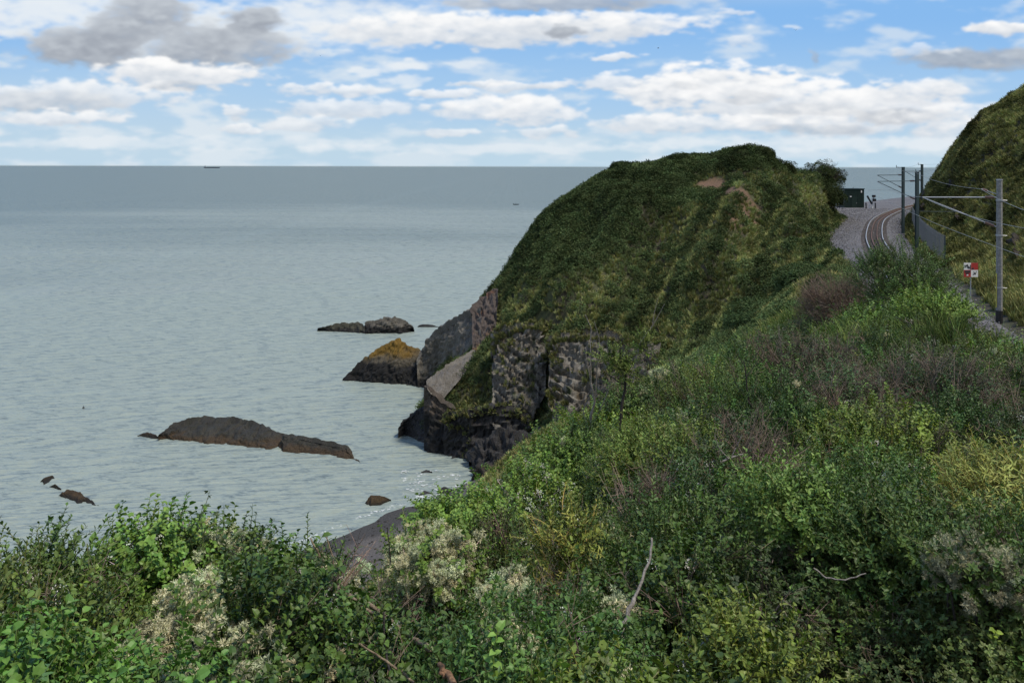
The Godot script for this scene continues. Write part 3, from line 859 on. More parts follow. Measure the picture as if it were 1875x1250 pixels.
func land_on_ray(px: float, py: float, from: float, to: float) -> float:
	var d := from
	while d < to:
		var p := P(px, py, d)
		if H(p.x, d) >= p.y:
			return d
		d += 0.25
	return (from + to) * 0.5

# ------------------------------------------------------------------ railway
func along(k: int, off: float, y: float) -> Vector3:
	var a: Vector2 = track_pts[maxi(k - 1, 0)]
	var b: Vector2 = track_pts[mini(k + 1, track_pts.size() - 1)]
	var t := (b - a).normalized()
	var p: Vector2 = track_pts[k] + Vector2(t.y, -t.x) * off
	return Vector3(p.x, y, -p.y)

func sweep(profile: Array, k0: int, k1: int, m: Material, closed := true, tint = null, smooth := false) -> ArrayMesh:
	var mb := MB.new()
	var n := profile.size()
	for k in range(k0, k1 + 1):
		for q in profile:
			var off: float = q[0]
			var p := along(k, off, q[1])
			if q.size() > 2:
				p = along(k, -left_width(-p.z) - 0.4 if q[2] == "edge" else -left_width(-p.z) + 0.9, q[1])
			mb.p(p, tint.call(p, off if q.size() < 3 else 5.0) if tint != null else Color.WHITE)
	for k in k1 - k0:
		for q in (n if closed else n - 1):
			var a := k * n + q
			var b := k * n + (q + 1) % n
			mb.quad(a, a + n, b + n, b)
	return mb.mesh(m, smooth)

func build_railway() -> void:
	var last := track_pts.size() - 1
	var y := TRACK_Y
	M.ballast.vertex_color_use_as_albedo = true
	var stain := func(p, off): return Color(0.85, 0.66, 0.52).lerp(Color(1, 1, 1) * (0.85 + 0.5 * fnoise.get_noise_2d(p.x * 0.6, p.z * 0.6)), sm(0.55, 1.1, absf(off) + 0.5 * fnoise.get_noise_2d(p.x, p.z)))
	tag(put(sweep([[0, y - 0.5, "edge"], [0, y - 0.03, "in"], [-1.5, y + 0.02], [-0.95, y + 0.02], [-0.5, y - 0.01], [0.0, y], [0.5, y - 0.01], [0.95, y + 0.02], [1.5, y + 0.02], [2.3, y - 0.02], [3.0, y - 0.1], [4.2, y - 0.55]], 0, last, M.ballast, false, stain, true), "track_bed"), "grey stone ballast bed of the curving railway", "", "", "structure")
	var tr := thing("railway_track", "single railway track with four rails curving right towards the sea", "railway track")
	for off in [-0.8, 0.8]:
		put(sweep([[off - 0.04, y + 0.03], [off - 0.04, y + 0.2], [off + 0.04, y + 0.2], [off + 0.04, y + 0.03]], 0, last, M.rail_steel), "rail", tr)
	for off in [-0.27, 0.27]:
		put(sweep([[off - 0.035, y + 0.03], [off - 0.035, y + 0.17], [off + 0.035, y + 0.17], [off + 0.035, y + 0.03]], 0, last, M.rail_rust), "guard_rail", tr)
	var mb := MB.new()
	mb.box(Vector3(-1.3, -0.12, -0.13), Vector3(1.3, 0.06, 0.13))
	var sl := mb.mesh(M.sleeper)
	var c := Curve2D.new()
	for q in track_pts:
		c.add_point(q)
	var L := c.get_baked_length()
	var s := 34.0
	while s < minf(L - 4.0, 190.0):
		var p := c.sample_baked(s)
		var t := (c.sample_baked(s + 0.5) - p).normalized()
		var o := put(sl, "sleeper", tr)
		o.position = Vector3(p.x, y - 0.01, -p.y)
		o.rotation.y = -atan2(t.x, t.y)
		s += 0.68
	# loose stones on the shoulder that is seen closest
	mb = MB.new()
	mb.tube([Vector3(0, -0.5, 0), Vector3(0.05, 0.1, 0), Vector3(0, 0.55, 0.05)], [0.4, 0.62, 0.25], 5)
	var xf := []
	var cols := []
	for k in 52000:
		var d := rng.randf_range(27.0, 145.0)
		var x := rng.randf_range(17.0, 34.0) if d < 66.0 else rng.randf_range(24.0, 72.0)
		var e := smap[cell(x, d)]
		if e < -left_width(d) or e > 4.0 or (absf(e) < 1.35 and rng.randf() < 0.7):
			continue
		var z := rng.randf_range(0.03, 0.075) * (1.0 + sm(60.0, 130.0, d))
		var h := y + 0.02 - 0.5 * sm(2.4, 4.2, e)
		xf.append(Transform3D(Basis.from_euler(Vector3(rng.randf() * TAU, rng.randf() * TAU, rng.randf() * TAU)).scaled(Vector3.ONE * z), Vector3(x, h, -d)))
		var g := rng.randf_range(0.18, 0.6)
		cols.append(Color(g, g * rng.randf_range(0.93, 1.0), g * rng.randf_range(0.92, 1.04)))
	tag(scatter(mb.mesh(M.rock), xf, cols, "ballast_stones"), "loose grey ballast stones beside the track", "stones", "", "stuff")
	masts()
	wires()
	fence()
	sign_board()
	hut()

func bar(a: Vector3, b: Vector3, r: float, m: Material, called: String, parent: Node, sides := 6, r2 := -1.0) -> MeshInstance3D:
	var mb := MB.new()
	mb.tube([a, b], [r, r if r2 < 0.0 else r2], sides)
	return put(mb.mesh(m), called, parent)

func masts() -> void:
	# px, top py, depth, arms [px, py, px, py] read where they hang
	var list := [
		["grey railway mast with black painted foot nearest the camera", 1831.0, 330.0, 40.0, [[1690, 361, 1828, 361], [1690, 361, 1829, 415], [1798, 346, 1828, 356]], true],
		["dark green railway mast in front of the grey fence", 1680.0, 315.0, 74.0, [[1607, 332, 1679, 331], [1607, 332, 1676, 365], [1677, 310, 1680, 318]], false],
		["slim dark railway mast standing beside the curve of the rails", 1654.5, 306.0, 92.0, [[1607, 320.5, 1653, 320], [1607, 320.5, 1653, 344], [1642, 306.3, 1655, 306.3], [1642, 302, 1642, 307]], false],
		["farthest railway mast rising behind the foot of the hill", 1689.0, 301.0, 112.0, [[1658, 313.5, 1688, 313], [1658, 313.5, 1688, 331], [1682, 301.3, 1690, 301.3], [1682, 297.5, 1682, 302]], false],
	]
	for e in list:
		var d: float = e[3]
		var top := P(e[1], e[2], d)
		var foot := Vector3(top.x, H(top.x, d) - 0.1, top.z)
		var t := thing("railway_mast", e[0], "mast", "railway masts along the track", foot)
		var h := top.y - foot.y
		var near: bool = e[5]
		if near:
			bar(Vector3(0, 0.75, 0), Vector3(0, h, 0), 0.155, M.mast_concrete, "pole", t, 8, 0.135)
			bar(Vector3(0, -0.3, 0), Vector3(0, 0.75, 0), 0.163, M.black_paint, "painted_foot", t, 8)
			bar(Vector3(-0.165, 0.9, 0.03), Vector3(-0.158, 2.6, 0.03), 0.022, M.yellow_paint, "yellow_conduit", t, 5)
			bar(Vector3(0, h, 0), Vector3(0, h + 0.06, 0), 0.15, M.galvanised, "cap", t, 8)
			for yy in [1.85, 4.45, 6.2]:
				bar(Vector3(0, yy, 0), Vector3(0, yy + 0.08, 0), 0.168, M.galvanised, "band", t, 8)
				bar(Vector3(0.05, yy + 0.04, 0.1), Vector3(0.32, yy + 0.02, 0.1), 0.02, M.galvanised, "stub", t, 5)
		else:
			var mb := MB.new()
			for f in [-0.12, 0.12]:
				mb.box(Vector3(-0.13, -0.3, f - 0.012), Vector3(0.13, h, f + 0.012))
			mb.box(Vector3(-0.012, -0.3, -0.108), Vector3(0.012, h - 0.01, 0.108))
			mb.box(Vector3(-0.15, h, -0.15), Vector3(0.15, h + 0.03, 0.15))
			put(mb.mesh(M.mast_steel), "pole", t)
			bar(Vector3(0, -0.3, 0), Vector3(0, 0.25, 0), 0.35, M.mast_concrete, "footing", t, 8)
		for a in e[4]:
			var reach: float = d + (float(e[1]) - a[0]) / F * d * 0.36
			var p := P(a[0], a[1], reach) - foot
			var reach2: float = d + (float(e[1]) - a[2]) / F * d * 0.36
			var q := P(a[2], a[3], reach2) - foot
			if a[2] > a[0] + 20 and p.distance_to(q) > 1.4:
				q = Vector3(-0.15 if near else -0.12, q.y, 0)
			var thin := p.distance_to(q) < 1.4
			bar(p, q, 0.03 if thin else 0.036, M.mast_steel if not near else M.galvanised, "bracket" if thin else "cantilever_arm", t, 6)
			if not thin:
				bar(q.lerp(p, 0.03), q.lerp(p, 0.15), 0.075, M.insulator, "insulator", t, 8)
			elif near:
				bar(p.lerp(q, 0.05), p.lerp(q, 0.35), 0.07, M.insulator, "insulator", t, 8)

func wire(called: String, label: String, pts: Array, r: float, sag := 0.4) -> void:
	var path := []
	for k in pts.size() - 1:
		for q in 8:
			var f := q / 8.0
			path.append(pts[k].lerp(pts[k + 1], f) - Vector3(0, 4.0 * sag * f * (1.0 - f), 0))
	path.append(pts[-1])
	var rr := []
	for q in path:
		rr.append(r)
	var mb := MB.new()
	mb.tube(path, rr, 5)
	tag(put(mb.mesh(M.wire), called), label, "wire", "overhead railway wires")

func wires() -> void:
	wire("overhead_wire", "uppermost overhead wire running along the tops of the masts", [P(1990, 412, 24), P(1798, 346, 40.4), P(1678, 316, 74), P(1642, 305, 92.5), P(1682, 300, 112.3), P(1740, 296, 150)], 0.011, 0.25)
	wire("overhead_wire", "middle overhead wire carried on the ends of the mast arms", [P(1960, 428, 26), P(1690, 361, 41.5), P(1607, 332, 75.4), P(1607, 320.5, 93.2), P(1658, 313.5, 112.9), P(1720, 308, 150)], 0.011, 0.3)
	wire("overhead_wire", "lowest overhead contact wire above the middle of the track", [P(1960, 500, 26), P(1712, 408, 41), P(1609, 360, 75), P(1611, 347, 93), P(1652, 334, 113), P(1718, 322, 150)], 0.01, 0.03)
	wire("cross_wire", "pale horizontal pull wire crossing in front of the grey fence", [P(1655, 386, 78), P(1690, 386.5, 73), P(1762, 387, 68)], 0.012, 0.02)
	wire("cross_wire", "short horizontal pull wire left of the slim dark mast", [P(1590, 348, 93.5), P(1640, 348, 92)], 0.014, 0.0)

func fence() -> void:
	var k0 := -1
	var k1 := -1
	for k in track_pts.size():
		if track_pts[k].y > 63.0 and k0 < 0: k0 = k
		if track_pts[k].y < 98.0: k1 = k
	var c := Curve2D.new()
	for k in range(k0, k1 + 1):
		var p := along(k, 4.1, 0)
		c.add_point(Vector2(p.x, -p.z))
	var L := c.get_baked_length()
	var start := c.sample_baked(0.0)
	var t := thing("palisade_fence", "grey steel palisade fence between the track and the hill", "fence", "", Vector3(start.x, H(start.x, start.y), -start.y))
	var mb := MB.new()
	mb.box(Vector3(-0.03, -0.25, -0.006), Vector3(0.03, 2.25, 0.006))
	var n := mb.v.size()
	var tip := mb.p(Vector3(0, 2.42, 0))
	for a in [[2, 3], [3, 7], [7, 6], [6, 2]]:
		mb.tri(a[0], a[1], tip)
	var pale := mb.mesh(M.fence_steel)
	mb = MB.new()
	mb.box(Vector3(-0.05, -0.4, -0.05), Vector3(0.05, 2.3, 0.05))
	var post := mb.mesh(M.mast_steel)
	var s := 0.0
	var prev := Vector3.ZERO
	while s < L:
		var q := c.sample_baked(s)
		var f := (c.sample_baked(minf(s + 0.3, L)) - c.sample_baked(maxf(s - 0.3, 0))).normalized()
		var turn := PI / 2 - atan2(f.x, f.y)
		var g := Vector3(q.x, H(q.x, q.y), -q.y) - t.position
		var o := put(pale, "pale", t)
		o.position = g + Vector3(f.y, 0, f.x) * -0.06
		o.rotation.y = turn
		if int(s / 0.19 + 0.01) % 14 == 0:
			var po := put(post, "post", t)
			po.position = g
			po.rotation.y = turn
			if prev != Vector3.ZERO:
				for yy in [0.45, 1.9]:
					bar(prev + Vector3(0, yy, 0), g + Vector3(0, yy, 0), 0.03, M.fence_steel, "rail", t, 4)
			prev = g
		s += 0.19

func plate(t: Node3D, x0: float, y0: float, x1: float, y1: float, z: float, m: Material, called: String, rot := 0.0) -> void:
	var mb := MB.new()
	var c := Vector3((x0 + x1) * 0.5, (y0 + y1) * 0.5, z)
	mb.box(Vector3((x0 - x1) * 0.5, (y0 - y1) * 0.5, -0.004), Vector3((x1 - x0) * 0.5, (y1 - y0) * 0.5, 0.004), Color.WHITE, Transform3D(Basis(Vector3.BACK, rot), c))
	put(mb.mesh(m), called, t)

func sign_board() -> void:
	var c := P(1779, 494, 46.0)
	var g := H(c.x, 46.0)
	var t := thing("warning_sign", "square red and white quartered warning sign on a thin post", "sign", "", Vector3(c.x, g, c.z))
	var y := c.y - g
	bar(Vector3(0.02, -0.3, -0.06), Vector3(0.02, y + 0.3, -0.06), 0.035, M.galvanised, "post", t, 8)
	var w := 0.405
	plate(t, -w, y - w, w, y + w, -0.01, M.galvanised, "back_plate")
	plate(t, -w, y, 0, y + w, 0.002, M.white_paint, "white_quarter")
	plate(t, 0.0, y - w, w, y - 0.002, 0.002, M.white_paint, "white_quarter")
	plate(t, 0.002, y, w, y + w, 0.002, M.red_paint, "red_quarter")
	plate(t, -w, y - w, -0.002, y - 0.002, 0.002, M.red_paint, "red_quarter")
	for a in [[-0.3, 0.2, -0.16, 0.3, 0.5], [-0.22, 0.08, -0.06, 0.2, -0.5], [-0.35, 0.12, -0.3, 0.26, 0.2], [-0.06, 0.02, -0.01, 0.3, 0.0], [-0.35, -0.16, -0.03, -0.04, 0.0], [-0.3, -0.24, -0.12, -0.19, 0.1], [0.18, -0.28, 0.22, -0.08, 0.5], [0.26, -0.26, 0.3, -0.06, -0.3], [0.1, -0.26, 0.24, -0.21, 0.6], [0.05, 0.03, 0.16, 0.12, 0.0]]:
		plate(t, a[0], y + a[1], a[2], y + a[3], 0.009, M.dark_ink, "pictogram", a[4])
	plate(t, -0.25, y - 0.33, -0.15, y - 0.26, 0.009, M.white_paint, "pictogram")

func hut() -> void:
	var d := 150.0
	var a := P(1547, 379, d)
	var b := P(1583, 345, d)
	var g := H((a.x + b.x) * 0.5, d)
	var t := thing("equipment_hut", "dark green metal equipment hut beside the railway above the sea", "hut", "", Vector3((a.x + b.x) * 0.5, g, -d - 1.3))
	var w := (b.x - a.x) * 0.5
	var h := b.y - g
	var mb := MB.new()
	mb.box(Vector3(-w, -0.2, -1.3), Vector3(w, h - 0.12, 1.3))
	put(mb.mesh(M.hut_green), "wall", t)
	mb = MB.new()
	mb.box(Vector3(-w - 0.1, h - 0.12, -1.4), Vector3(w + 0.1, h, 1.4))
	put(mb.mesh(M.hut_green), "roof", t)
	for k in 14:
		var x := -w + 0.12 + k * (2.0 * w - 0.24) / 13.0
		mb = MB.new()
		mb.box(Vector3(x - 0.05, 0.0, 1.3), Vector3(x + 0.05, h - 0.14, 1.335))
		put(mb.mesh(M.hut_green), "rib", t)
	mb = MB.new()
	mb.box(Vector3(-0.55, 0.05, 1.336), Vector3(0.5, 2.3, 1.37))
	var door := put(mb.mesh(M.hut_green), "door", t)
	mb = MB.new()
	mb.box(Vector3(0.35, 1.0, 1.371), Vector3(0.42, 1.2, 1.42))
	put(mb.mesh(M.galvanised), "handle", door)
	plate(t, w - 0.62, h - 0.78, w - 0.42, h - 0.36, 1.345, M.white_paint, "notice")
	plate(t, -w + 1.0, h - 1.6, -w + 1.32, h - 1.42, 1.345, M.white_paint, "notice")
	bar(Vector3(0.15, h, 0.4), Vector3(0.15, h + 0.22, 0.4), 0.1, M.galvanised, "roof_vent", t, 8)
	# lamp signals turned towards the line, beside the hut
	var q := P(1597, 378, 147.0)
	g = H(q.x, 147.0)
	t = thing("railway_signal", "white railway signal post with black hooded heads beside green hut", "signal", "", Vector3(q.x, g, q.z))
	bar(Vector3(0.1, -0.2, 0), Vector3(0.1, 2.1, 0), 0.16, M.white_paint, "post", t, 8, 0.11)
	bar(Vector3(-0.45, -0.2, 0), Vector3(-0.45, 1.2, 0), 0.1, M.white_paint, "post", t, 8)
	bar(Vector3(0.1, 0.0, 0.02), Vector3(0.1, 0.16, 0.02), 0.3, M.mast_concrete, "foot", t, 8)
	bar(Vector3(-0.05, 1.1, 0.15), Vector3(-0.9, 2.55, 0.15), 0.17, M.black_paint, "angled_arm", t, 8)
	mb = MB.new()
	mb.box(Vector3(0.1, 1.55, 0.1), Vector3(0.6, 2.05, 0.5))
	put(mb.mesh(M.black_paint), "signal_head", t)
	mb = MB.new()
	mb.box(Vector3(-0.02, 2.3, 0.1), Vector3(0.5, 2.72, 0.5))
	put(mb.mesh(M.black_paint), "signal_head", t)
	bar(Vector3(0.25, 2.05, 0.2), Vector3(0.25, 2.3, 0.2), 0.12, M.white_paint, "bracket", t, 8)
	for e in [["short dark bollard between green hut and white signal post", 1587.0], ["short dark bollard right of the white signal post", 1604.0]]:
		q = P(e[1], 378, 146.0)
		t = thing("bollard", e[0], "bollard", "", Vector3(q.x, H(q.x, 146.0), q.z))
		bar(Vector3(0, -0.2, 0), Vector3(-0.06, 1.25, 0), 0.12, M.dark_ink, "post", t, 8)
		bar(Vector3(-0.06, 1.25, 0), Vector3(-0.06, 1.33, 0), 0.14, M.dark_ink, "cap", t, 8)

# ------------------------------------------------------------------ ship, boat, birds
func build_far_things() -> void:
	var d := 10000.0
	var p := P(387.5, 306, d)
	var t := thing("cargo_ship", "long low dark cargo ship on the horizon", "ship", "", Vector3(p.x, 0, -d))
	var mb := MB.new()
	var prof := [[-99.0, 7.0], [-96.0, 10.0], [70.0, 10.5], [88.0, 6.0], [98.0, 0.6]]
	for q in prof:
		for s in [[-1, -3.0, 0.8], [-1, 10.5 + maxf(0.0, q[0] - 60.0) * 0.08, 1.0], [1, 10.5 + maxf(0.0, q[0] - 60.0) * 0.08, 1.0], [1, -3.0, 0.8]]:
			mb.p(Vector3(q[0], s[1], s[0] * q[1] * s[2]))
	for k in prof.size() - 1:
		for e in 4:
			mb.quad(k * 4 + e, k * 4 + 4 + e, k * 4 + 4 + (e + 1) % 4, k * 4 + (e + 1) % 4)
	mb.quad(0, 1, 2, 3)
	mb.quad(16, 19, 18, 17)
	put(mb.mesh(M.ship_hull), "hull", t)
	mb = MB.new()
	mb.box(Vector3(-90, 10.5, -9), Vector3(-74, 22, 9))
	mb.box(Vector3(-88, 22, -11), Vector3(-78, 25, 11))
	put(mb.mesh(M.ship_white), "deckhouse", t)
	mb = MB.new()
	mb.tube([Vector3(-82, 25, 0), Vector3(-82, 36, 0)], [1.6, 0.8], 6)
	put(mb.mesh(M.ship_hull), "mast", t)
	for k in 4:
		mb = MB.new()
		mb.box(Vector3(-62 + k * 34, 10.4, -7), Vector3(-34 + k * 34, 12.5, 7))
		put(mb.mesh(M.ship_hull), "hatch", t)
	var b := on_sea(945, 375)
	t = thing("small_boat", "tiny dark boat on open water left of the headland", "boat", "", Vector3(b.x, 0, b.z))
	mb = MB.new()
	for q in [[-1.6, 0.6, 0.5], [-0.6, 0.75, 0.5], [0.8, 0.65, 0.55], [1.8, 0.05, 0.75]]:
		for s in [[-0.6, -0.25], [-1.0, 1.0], [1.0, 1.0], [0.6, -0.25]]:
			mb.p(Vector3(q[0], q[2] * s[1], q[1] * s[0]))
	for k in 3:
		for e in 4:
			mb.quad(k * 4 + e, k * 4 + 4 + e, k * 4 + 4 + (e + 1) % 4, k * 4 + (e + 1) % 4)
	mb.quad(0, 1, 2, 3)
	mb.quad(12, 15, 14, 13)
	put(mb.mesh(M.ship_hull), "hull", t)
	mb = MB.new()
	mb.box(Vector3(-1.85, -0.2, -0.18), Vector3(-1.45, 0.95, 0.18))
	put(mb.mesh(M.black_paint), "outboard_motor", t)
	bar(Vector3(-0.1, 0.4, 0), Vector3(-0.1, 1.3, 0), 0.16, M.ship_hull, "steering_post", t, 6)
	b = on_sea(153, 748)
	t = thing("buoy", "tiny dark float on the water above the brown weedy rocks", "buoy", "", Vector3(b.x, 0.05, b.z))
	mb = MB.new()
	mb.tube([Vector3(0, -0.1, 0), Vector3(0, -0.05, 0), Vector3(0, 0.06, 0), Vector3(0, 0.13, 0), Vector3(0, 0.16, 0)], [0.04, 0.1, 0.11, 0.07, 0.02], 8)
	put(mb.mesh(M.black_paint, true), "float", t)
	bar(Vector3(0, 0.15, 0), Vector3(0, 0.28, 0), 0.015, M.black_paint, "top_mark", t, 5)
	for e in [["flying bird, leftmost of three in the sky", 586.0, 102.0, 170.0, 0.3], ["flying bird, middle one of three in the sky", 1205.0, 88.0, 170.0, 1.2], ["flying bird, rightmost of three in the sky", 1457.0, 55.0, 150.0, -0.5]]:
		mb = MB.new()
		mb.tube([Vector3(0, 0, 0.22), Vector3(0, 0.01, 0.14), Vector3(0, 0, 0.0), Vector3(0, 0, -0.14), Vector3(0, 0.01, -0.26)], [0.01, 0.04, 0.06, 0.035, 0.012], 6)
		for s in [-1.0, 1.0]:
			var r := mb.p(Vector3(s * 0.03, 0.02, 0.08))
			var r2 := mb.p(Vector3(s * 0.03, 0.02, -0.06))
			var m1 := mb.p(Vector3(s * 0.26, 0.14, 0.1))
			var m2 := mb.p(Vector3(s * 0.26, 0.13, -0.04))
			var e1 := mb.p(Vector3(s * 0.52, 0.1, 0.0))
			mb.quad(r, m1, m2, r2)
			mb.tri(m1, e1, m2)
		var o := put(mb.mesh(M.bird_feather), "bird")
		tag(o, e[0], "bird", "birds in the sky")
		o.position = P(e[1], e[2], e[3])
		o.rotation = Vector3(0.1, e[4], 0.15)

# ------------------------------------------------------------------ plants
var leafy := {}

func leaf(mb: MB, base: Vector3, dir: Vector3, up: Vector3, L: float, W: float, col: Color, droop := 0.15, fold := 0.25, round_ := 0.5) -> void:
	var s := dir.cross(up).normalized()
	var u := s.cross(dir).normalized()
	var rim := u * W * fold
	var b := mb.p(base, col * 0.9)
	var m1 := base + dir * L * 0.3
	var m2 := base + dir * L * 0.66 - u * L * droop * 0.4
	var c1 := mb.p(m1, col)
	var c2 := mb.p(m2, col)
	var w1 := W * lerpf(0.36, 0.5, round_)
	var w2 := W * lerpf(0.46, 0.36, round_)
	var l1 := mb.p(m1 + s * w1 + rim * 0.5, col)
	var r1 := mb.p(m1 - s * w1 + rim * 0.5, col)
	var l2 := mb.p(m2 + s * w2 + rim * 0.5, col)
	var r2 := mb.p(m2 - s * w2 + rim * 0.5, col)
	var t := mb.p(base + dir * L - u * L * droop, col)
	mb.tri(b, l1, c1)
	mb.tri(b, c1, r1)
	mb.quad(l1, l2, c2, c1)
	mb.quad(c1, c2, r2, r1)
	mb.tri(l2, t, c2)
	mb.tri(c2, t, r2)

func tone() -> Color:
	var k := rng.randf_range(0.72, 1.25)
	return Color(k * rng.randf_range(0.9, 1.15), k, k * rng.randf_range(0.8, 1.1))

func twig(mb: MB, L: float, bend: float, r: float) -> Array:
	var path := []
	var a := rng.randf() * TAU
	for k in 5:
		var f := k / 4.0
		path.append(Vector3(cos(a) * bend * f * f, L * f, sin(a) * bend * f * f))
	mb.tube(path, [r, r * 0.85, r * 0.7, r * 0.5, r * 0.25], 3, Color(1.5, 0.75, 1.3))
	return path

func on_path(path: Array, f: float) -> Vector3:
	var g := f * (path.size() - 1)
	var k := mini(int(g), path.size() - 2)
	return path[k].lerp(path[k + 1], g - k)

func leaf_spray(n: int, L: float, ll: float, lw: float, spread: float, droop: float, m: Material) -> ArrayMesh:
	var mb := MB.new()
	var path := twig(mb, L, L * 0.3, 0.006)
	for k in n:
		var f := 0.12 + 0.88 * (k + rng.randf() * 0.6) / n
		var p := on_path(path, minf(f, 1.0))
		var a := k * 2.4 + rng.randf() * 0.8
		var dir := (Vector3(cos(a), 0, sin(a)) * spread + Vector3(0, 0.55 + rng.randf() * 0.4, 0)).normalized()
		var z := rng.randf_range(0.65, 1.15)
		leaf(mb, p, dir, (Vector3.UP + rdir() * 0.35).normalized(), ll * z, lw * z, tone(), droop, 0.3)
	return mb.mesh(m)

func bramble_spray(n: int, L: float, ll: float, m: Material) -> ArrayMesh:
	var mb := MB.new()
	var path := twig(mb, L, L * 0.5, 0.006)
	for k in n:
		var f := 0.15 + 0.85 * (k + rng.randf() * 0.5) / n
		var p := on_path(path, minf(f, 1.0))
		var a := k * 2.4 + rng.randf()
		var out := (Vector3(cos(a), 0.35 + rng.randf() * 0.5, sin(a))).normalized()
		var q := p + out * ll * 0.5
		mb.tube([p, q], [0.003, 0.002], 3, Color(1.3, 0.9, 1.0))
		var side := out.cross(Vector3.UP).normalized()
		var c := tone()
		for s in [0.0, 1.15, -1.15]:
			var z: float = ll * rng.randf_range(0.8, 1.05) * (1.0 if s == 0.0 else 0.85)
			leaf(mb, q, (out * cos(s) + side * sin(s)).normalized(), (Vector3.UP + rdir() * 0.3).normalized(), z, z * 0.68, c, 0.2, 0.22)
	return mb.mesh(m)

func seed_spray(heads: int, m: Material, fine: int) -> ArrayMesh:   # a puff of feathery seed heads
	var mb := MB.new()
	twig(mb, 0.1, 0.03, 0.003)
	for k in heads:
		var p := Vector3(0, 0.08, 0) + rdir() * Vector3(0.07, 0.05, 0.07) * pow(rng.randf(), 0.5)
		var c0 := Color(1, 1, 1) * rng.randf_range(0.75, 1.15)
		for q in fine:
			var dir := (rdir() + Vector3(0, 0.2, 0)).normalized()
			var L := rng.randf_range(0.018, 0.036)
			var s := dir.cross(rdir()).normalized()
			var a := mb.p(p - s * 0.001, c0 * 0.9)
			var b := mb.p(p + s * 0.001, c0 * 0.9)
			var e := mb.p(p + dir * L * 0.6 + s * 0.0018, c0)
			var t := mb.p(p + dir * L + rdir() * 0.01, c0)
			mb.tri(a, b, e)
			mb.tri(a, e, t)
	return mb.mesh(m)

func flower_spray(m: Material) -> ArrayMesh:
	var mb := MB.new()
	var path := twig(mb, 0.16, 0.04, 0.003)
	for k in 16:
		var p := on_path(path, rng.randf_range(0.5, 1.0)) + rdir() * 0.05
		for q in 4:
			leaf(mb, p, (rdir() + Vector3(0, 0.7, 0)).normalized(), Vector3.UP, 0.014, 0.009, Color(1, 1, 1) * rng.randf_range(0.8, 1.15), 0.0, 0.1)
	return mb.mesh(m)

func grass_tuft(n: int, h: float, w: float, m: Material) -> ArrayMesh:
	var mb := MB.new()
	for k in n:
		var a := rng.randf() * TAU
		var o := Vector3(cos(a), 0, sin(a)) * rng.randf() * h * 0.35
		var lean := Vector3(cos(a + rng.randfn()), 0, sin(a + rng.randfn())) * rng.randf_range(0.1, 0.6) * h
		var z := h * rng.randf_range(0.55, 1.1)
		var s := Vector3(-sin(a), 0, cos(a)) * w * 0.5
		var c := tone()
		var p0 := mb.p(o - s, c * 0.9)
		var p1 := mb.p(o + s, c * 0.9)
		var q0 := mb.p(o - s * 0.8 + lean * 0.35 + Vector3(0, z * 0.6, 0), c)
		var q1 := mb.p(o + s * 0.8 + lean * 0.35 + Vector3(0, z * 0.6, 0), c)
		var t := mb.p(o + lean + Vector3(0, z, 0), c)
		mb.quad(p0, q0, q1, p1)
		mb.tri(q0, t, q1)
	return mb.mesh(m)

func leaf_clump(n: int, size: float, m: Material) -> ArrayMesh:   # a rounded clump of leafy shoots for plants far away
	var mb := MB.new()
	for k in n:
		var o := rdir()
		o.y = absf(o.y) * 0.9
		var p := o * rng.randf_range(0.55, 1.0) * 0.5
		leaf(mb, p, (o + rdir() * 0.9).normalized(), (Vector3.UP + rdir() * 0.5).normalized(), size * rng.randf_range(0.7, 1.3), size * 0.55, tone(), 0.1, 0.3)
	return mb.mesh(m)

func dry_spray(m: Material) -> ArrayMesh:
	var mb := MB.new()
	for k in 7:
		var a := rng.randf() * TAU
		var lean := Vector3(cos(a), 0, sin(a)) * rng.randf_range(0.1, 0.5)
		var p0 := Vector3(cos(a), 0, sin(a)) * 0.05
		var L := rng.randf_range(0.35, 0.75)
		var p1 := p0 + (Vector3.UP + lean * 0.5).normalized() * L * 0.5
		var p2 := p1 + (Vector3.UP + lean * 1.6).normalized() * L * 0.5
		mb.tube([p0, p1, p2], [0.006, 0.005, 0.002], 3, tone())
		for q in 3:
			var f := rng.randf_range(0.2, 0.9)
			var b := p0.lerp(p2, f)
			mb.tube([b, b + (rdir() + Vector3(0, 0.6, 0)).normalized() * L * 0.35], [0.003, 0.0015], 3, tone())
	return mb.mesh(m)

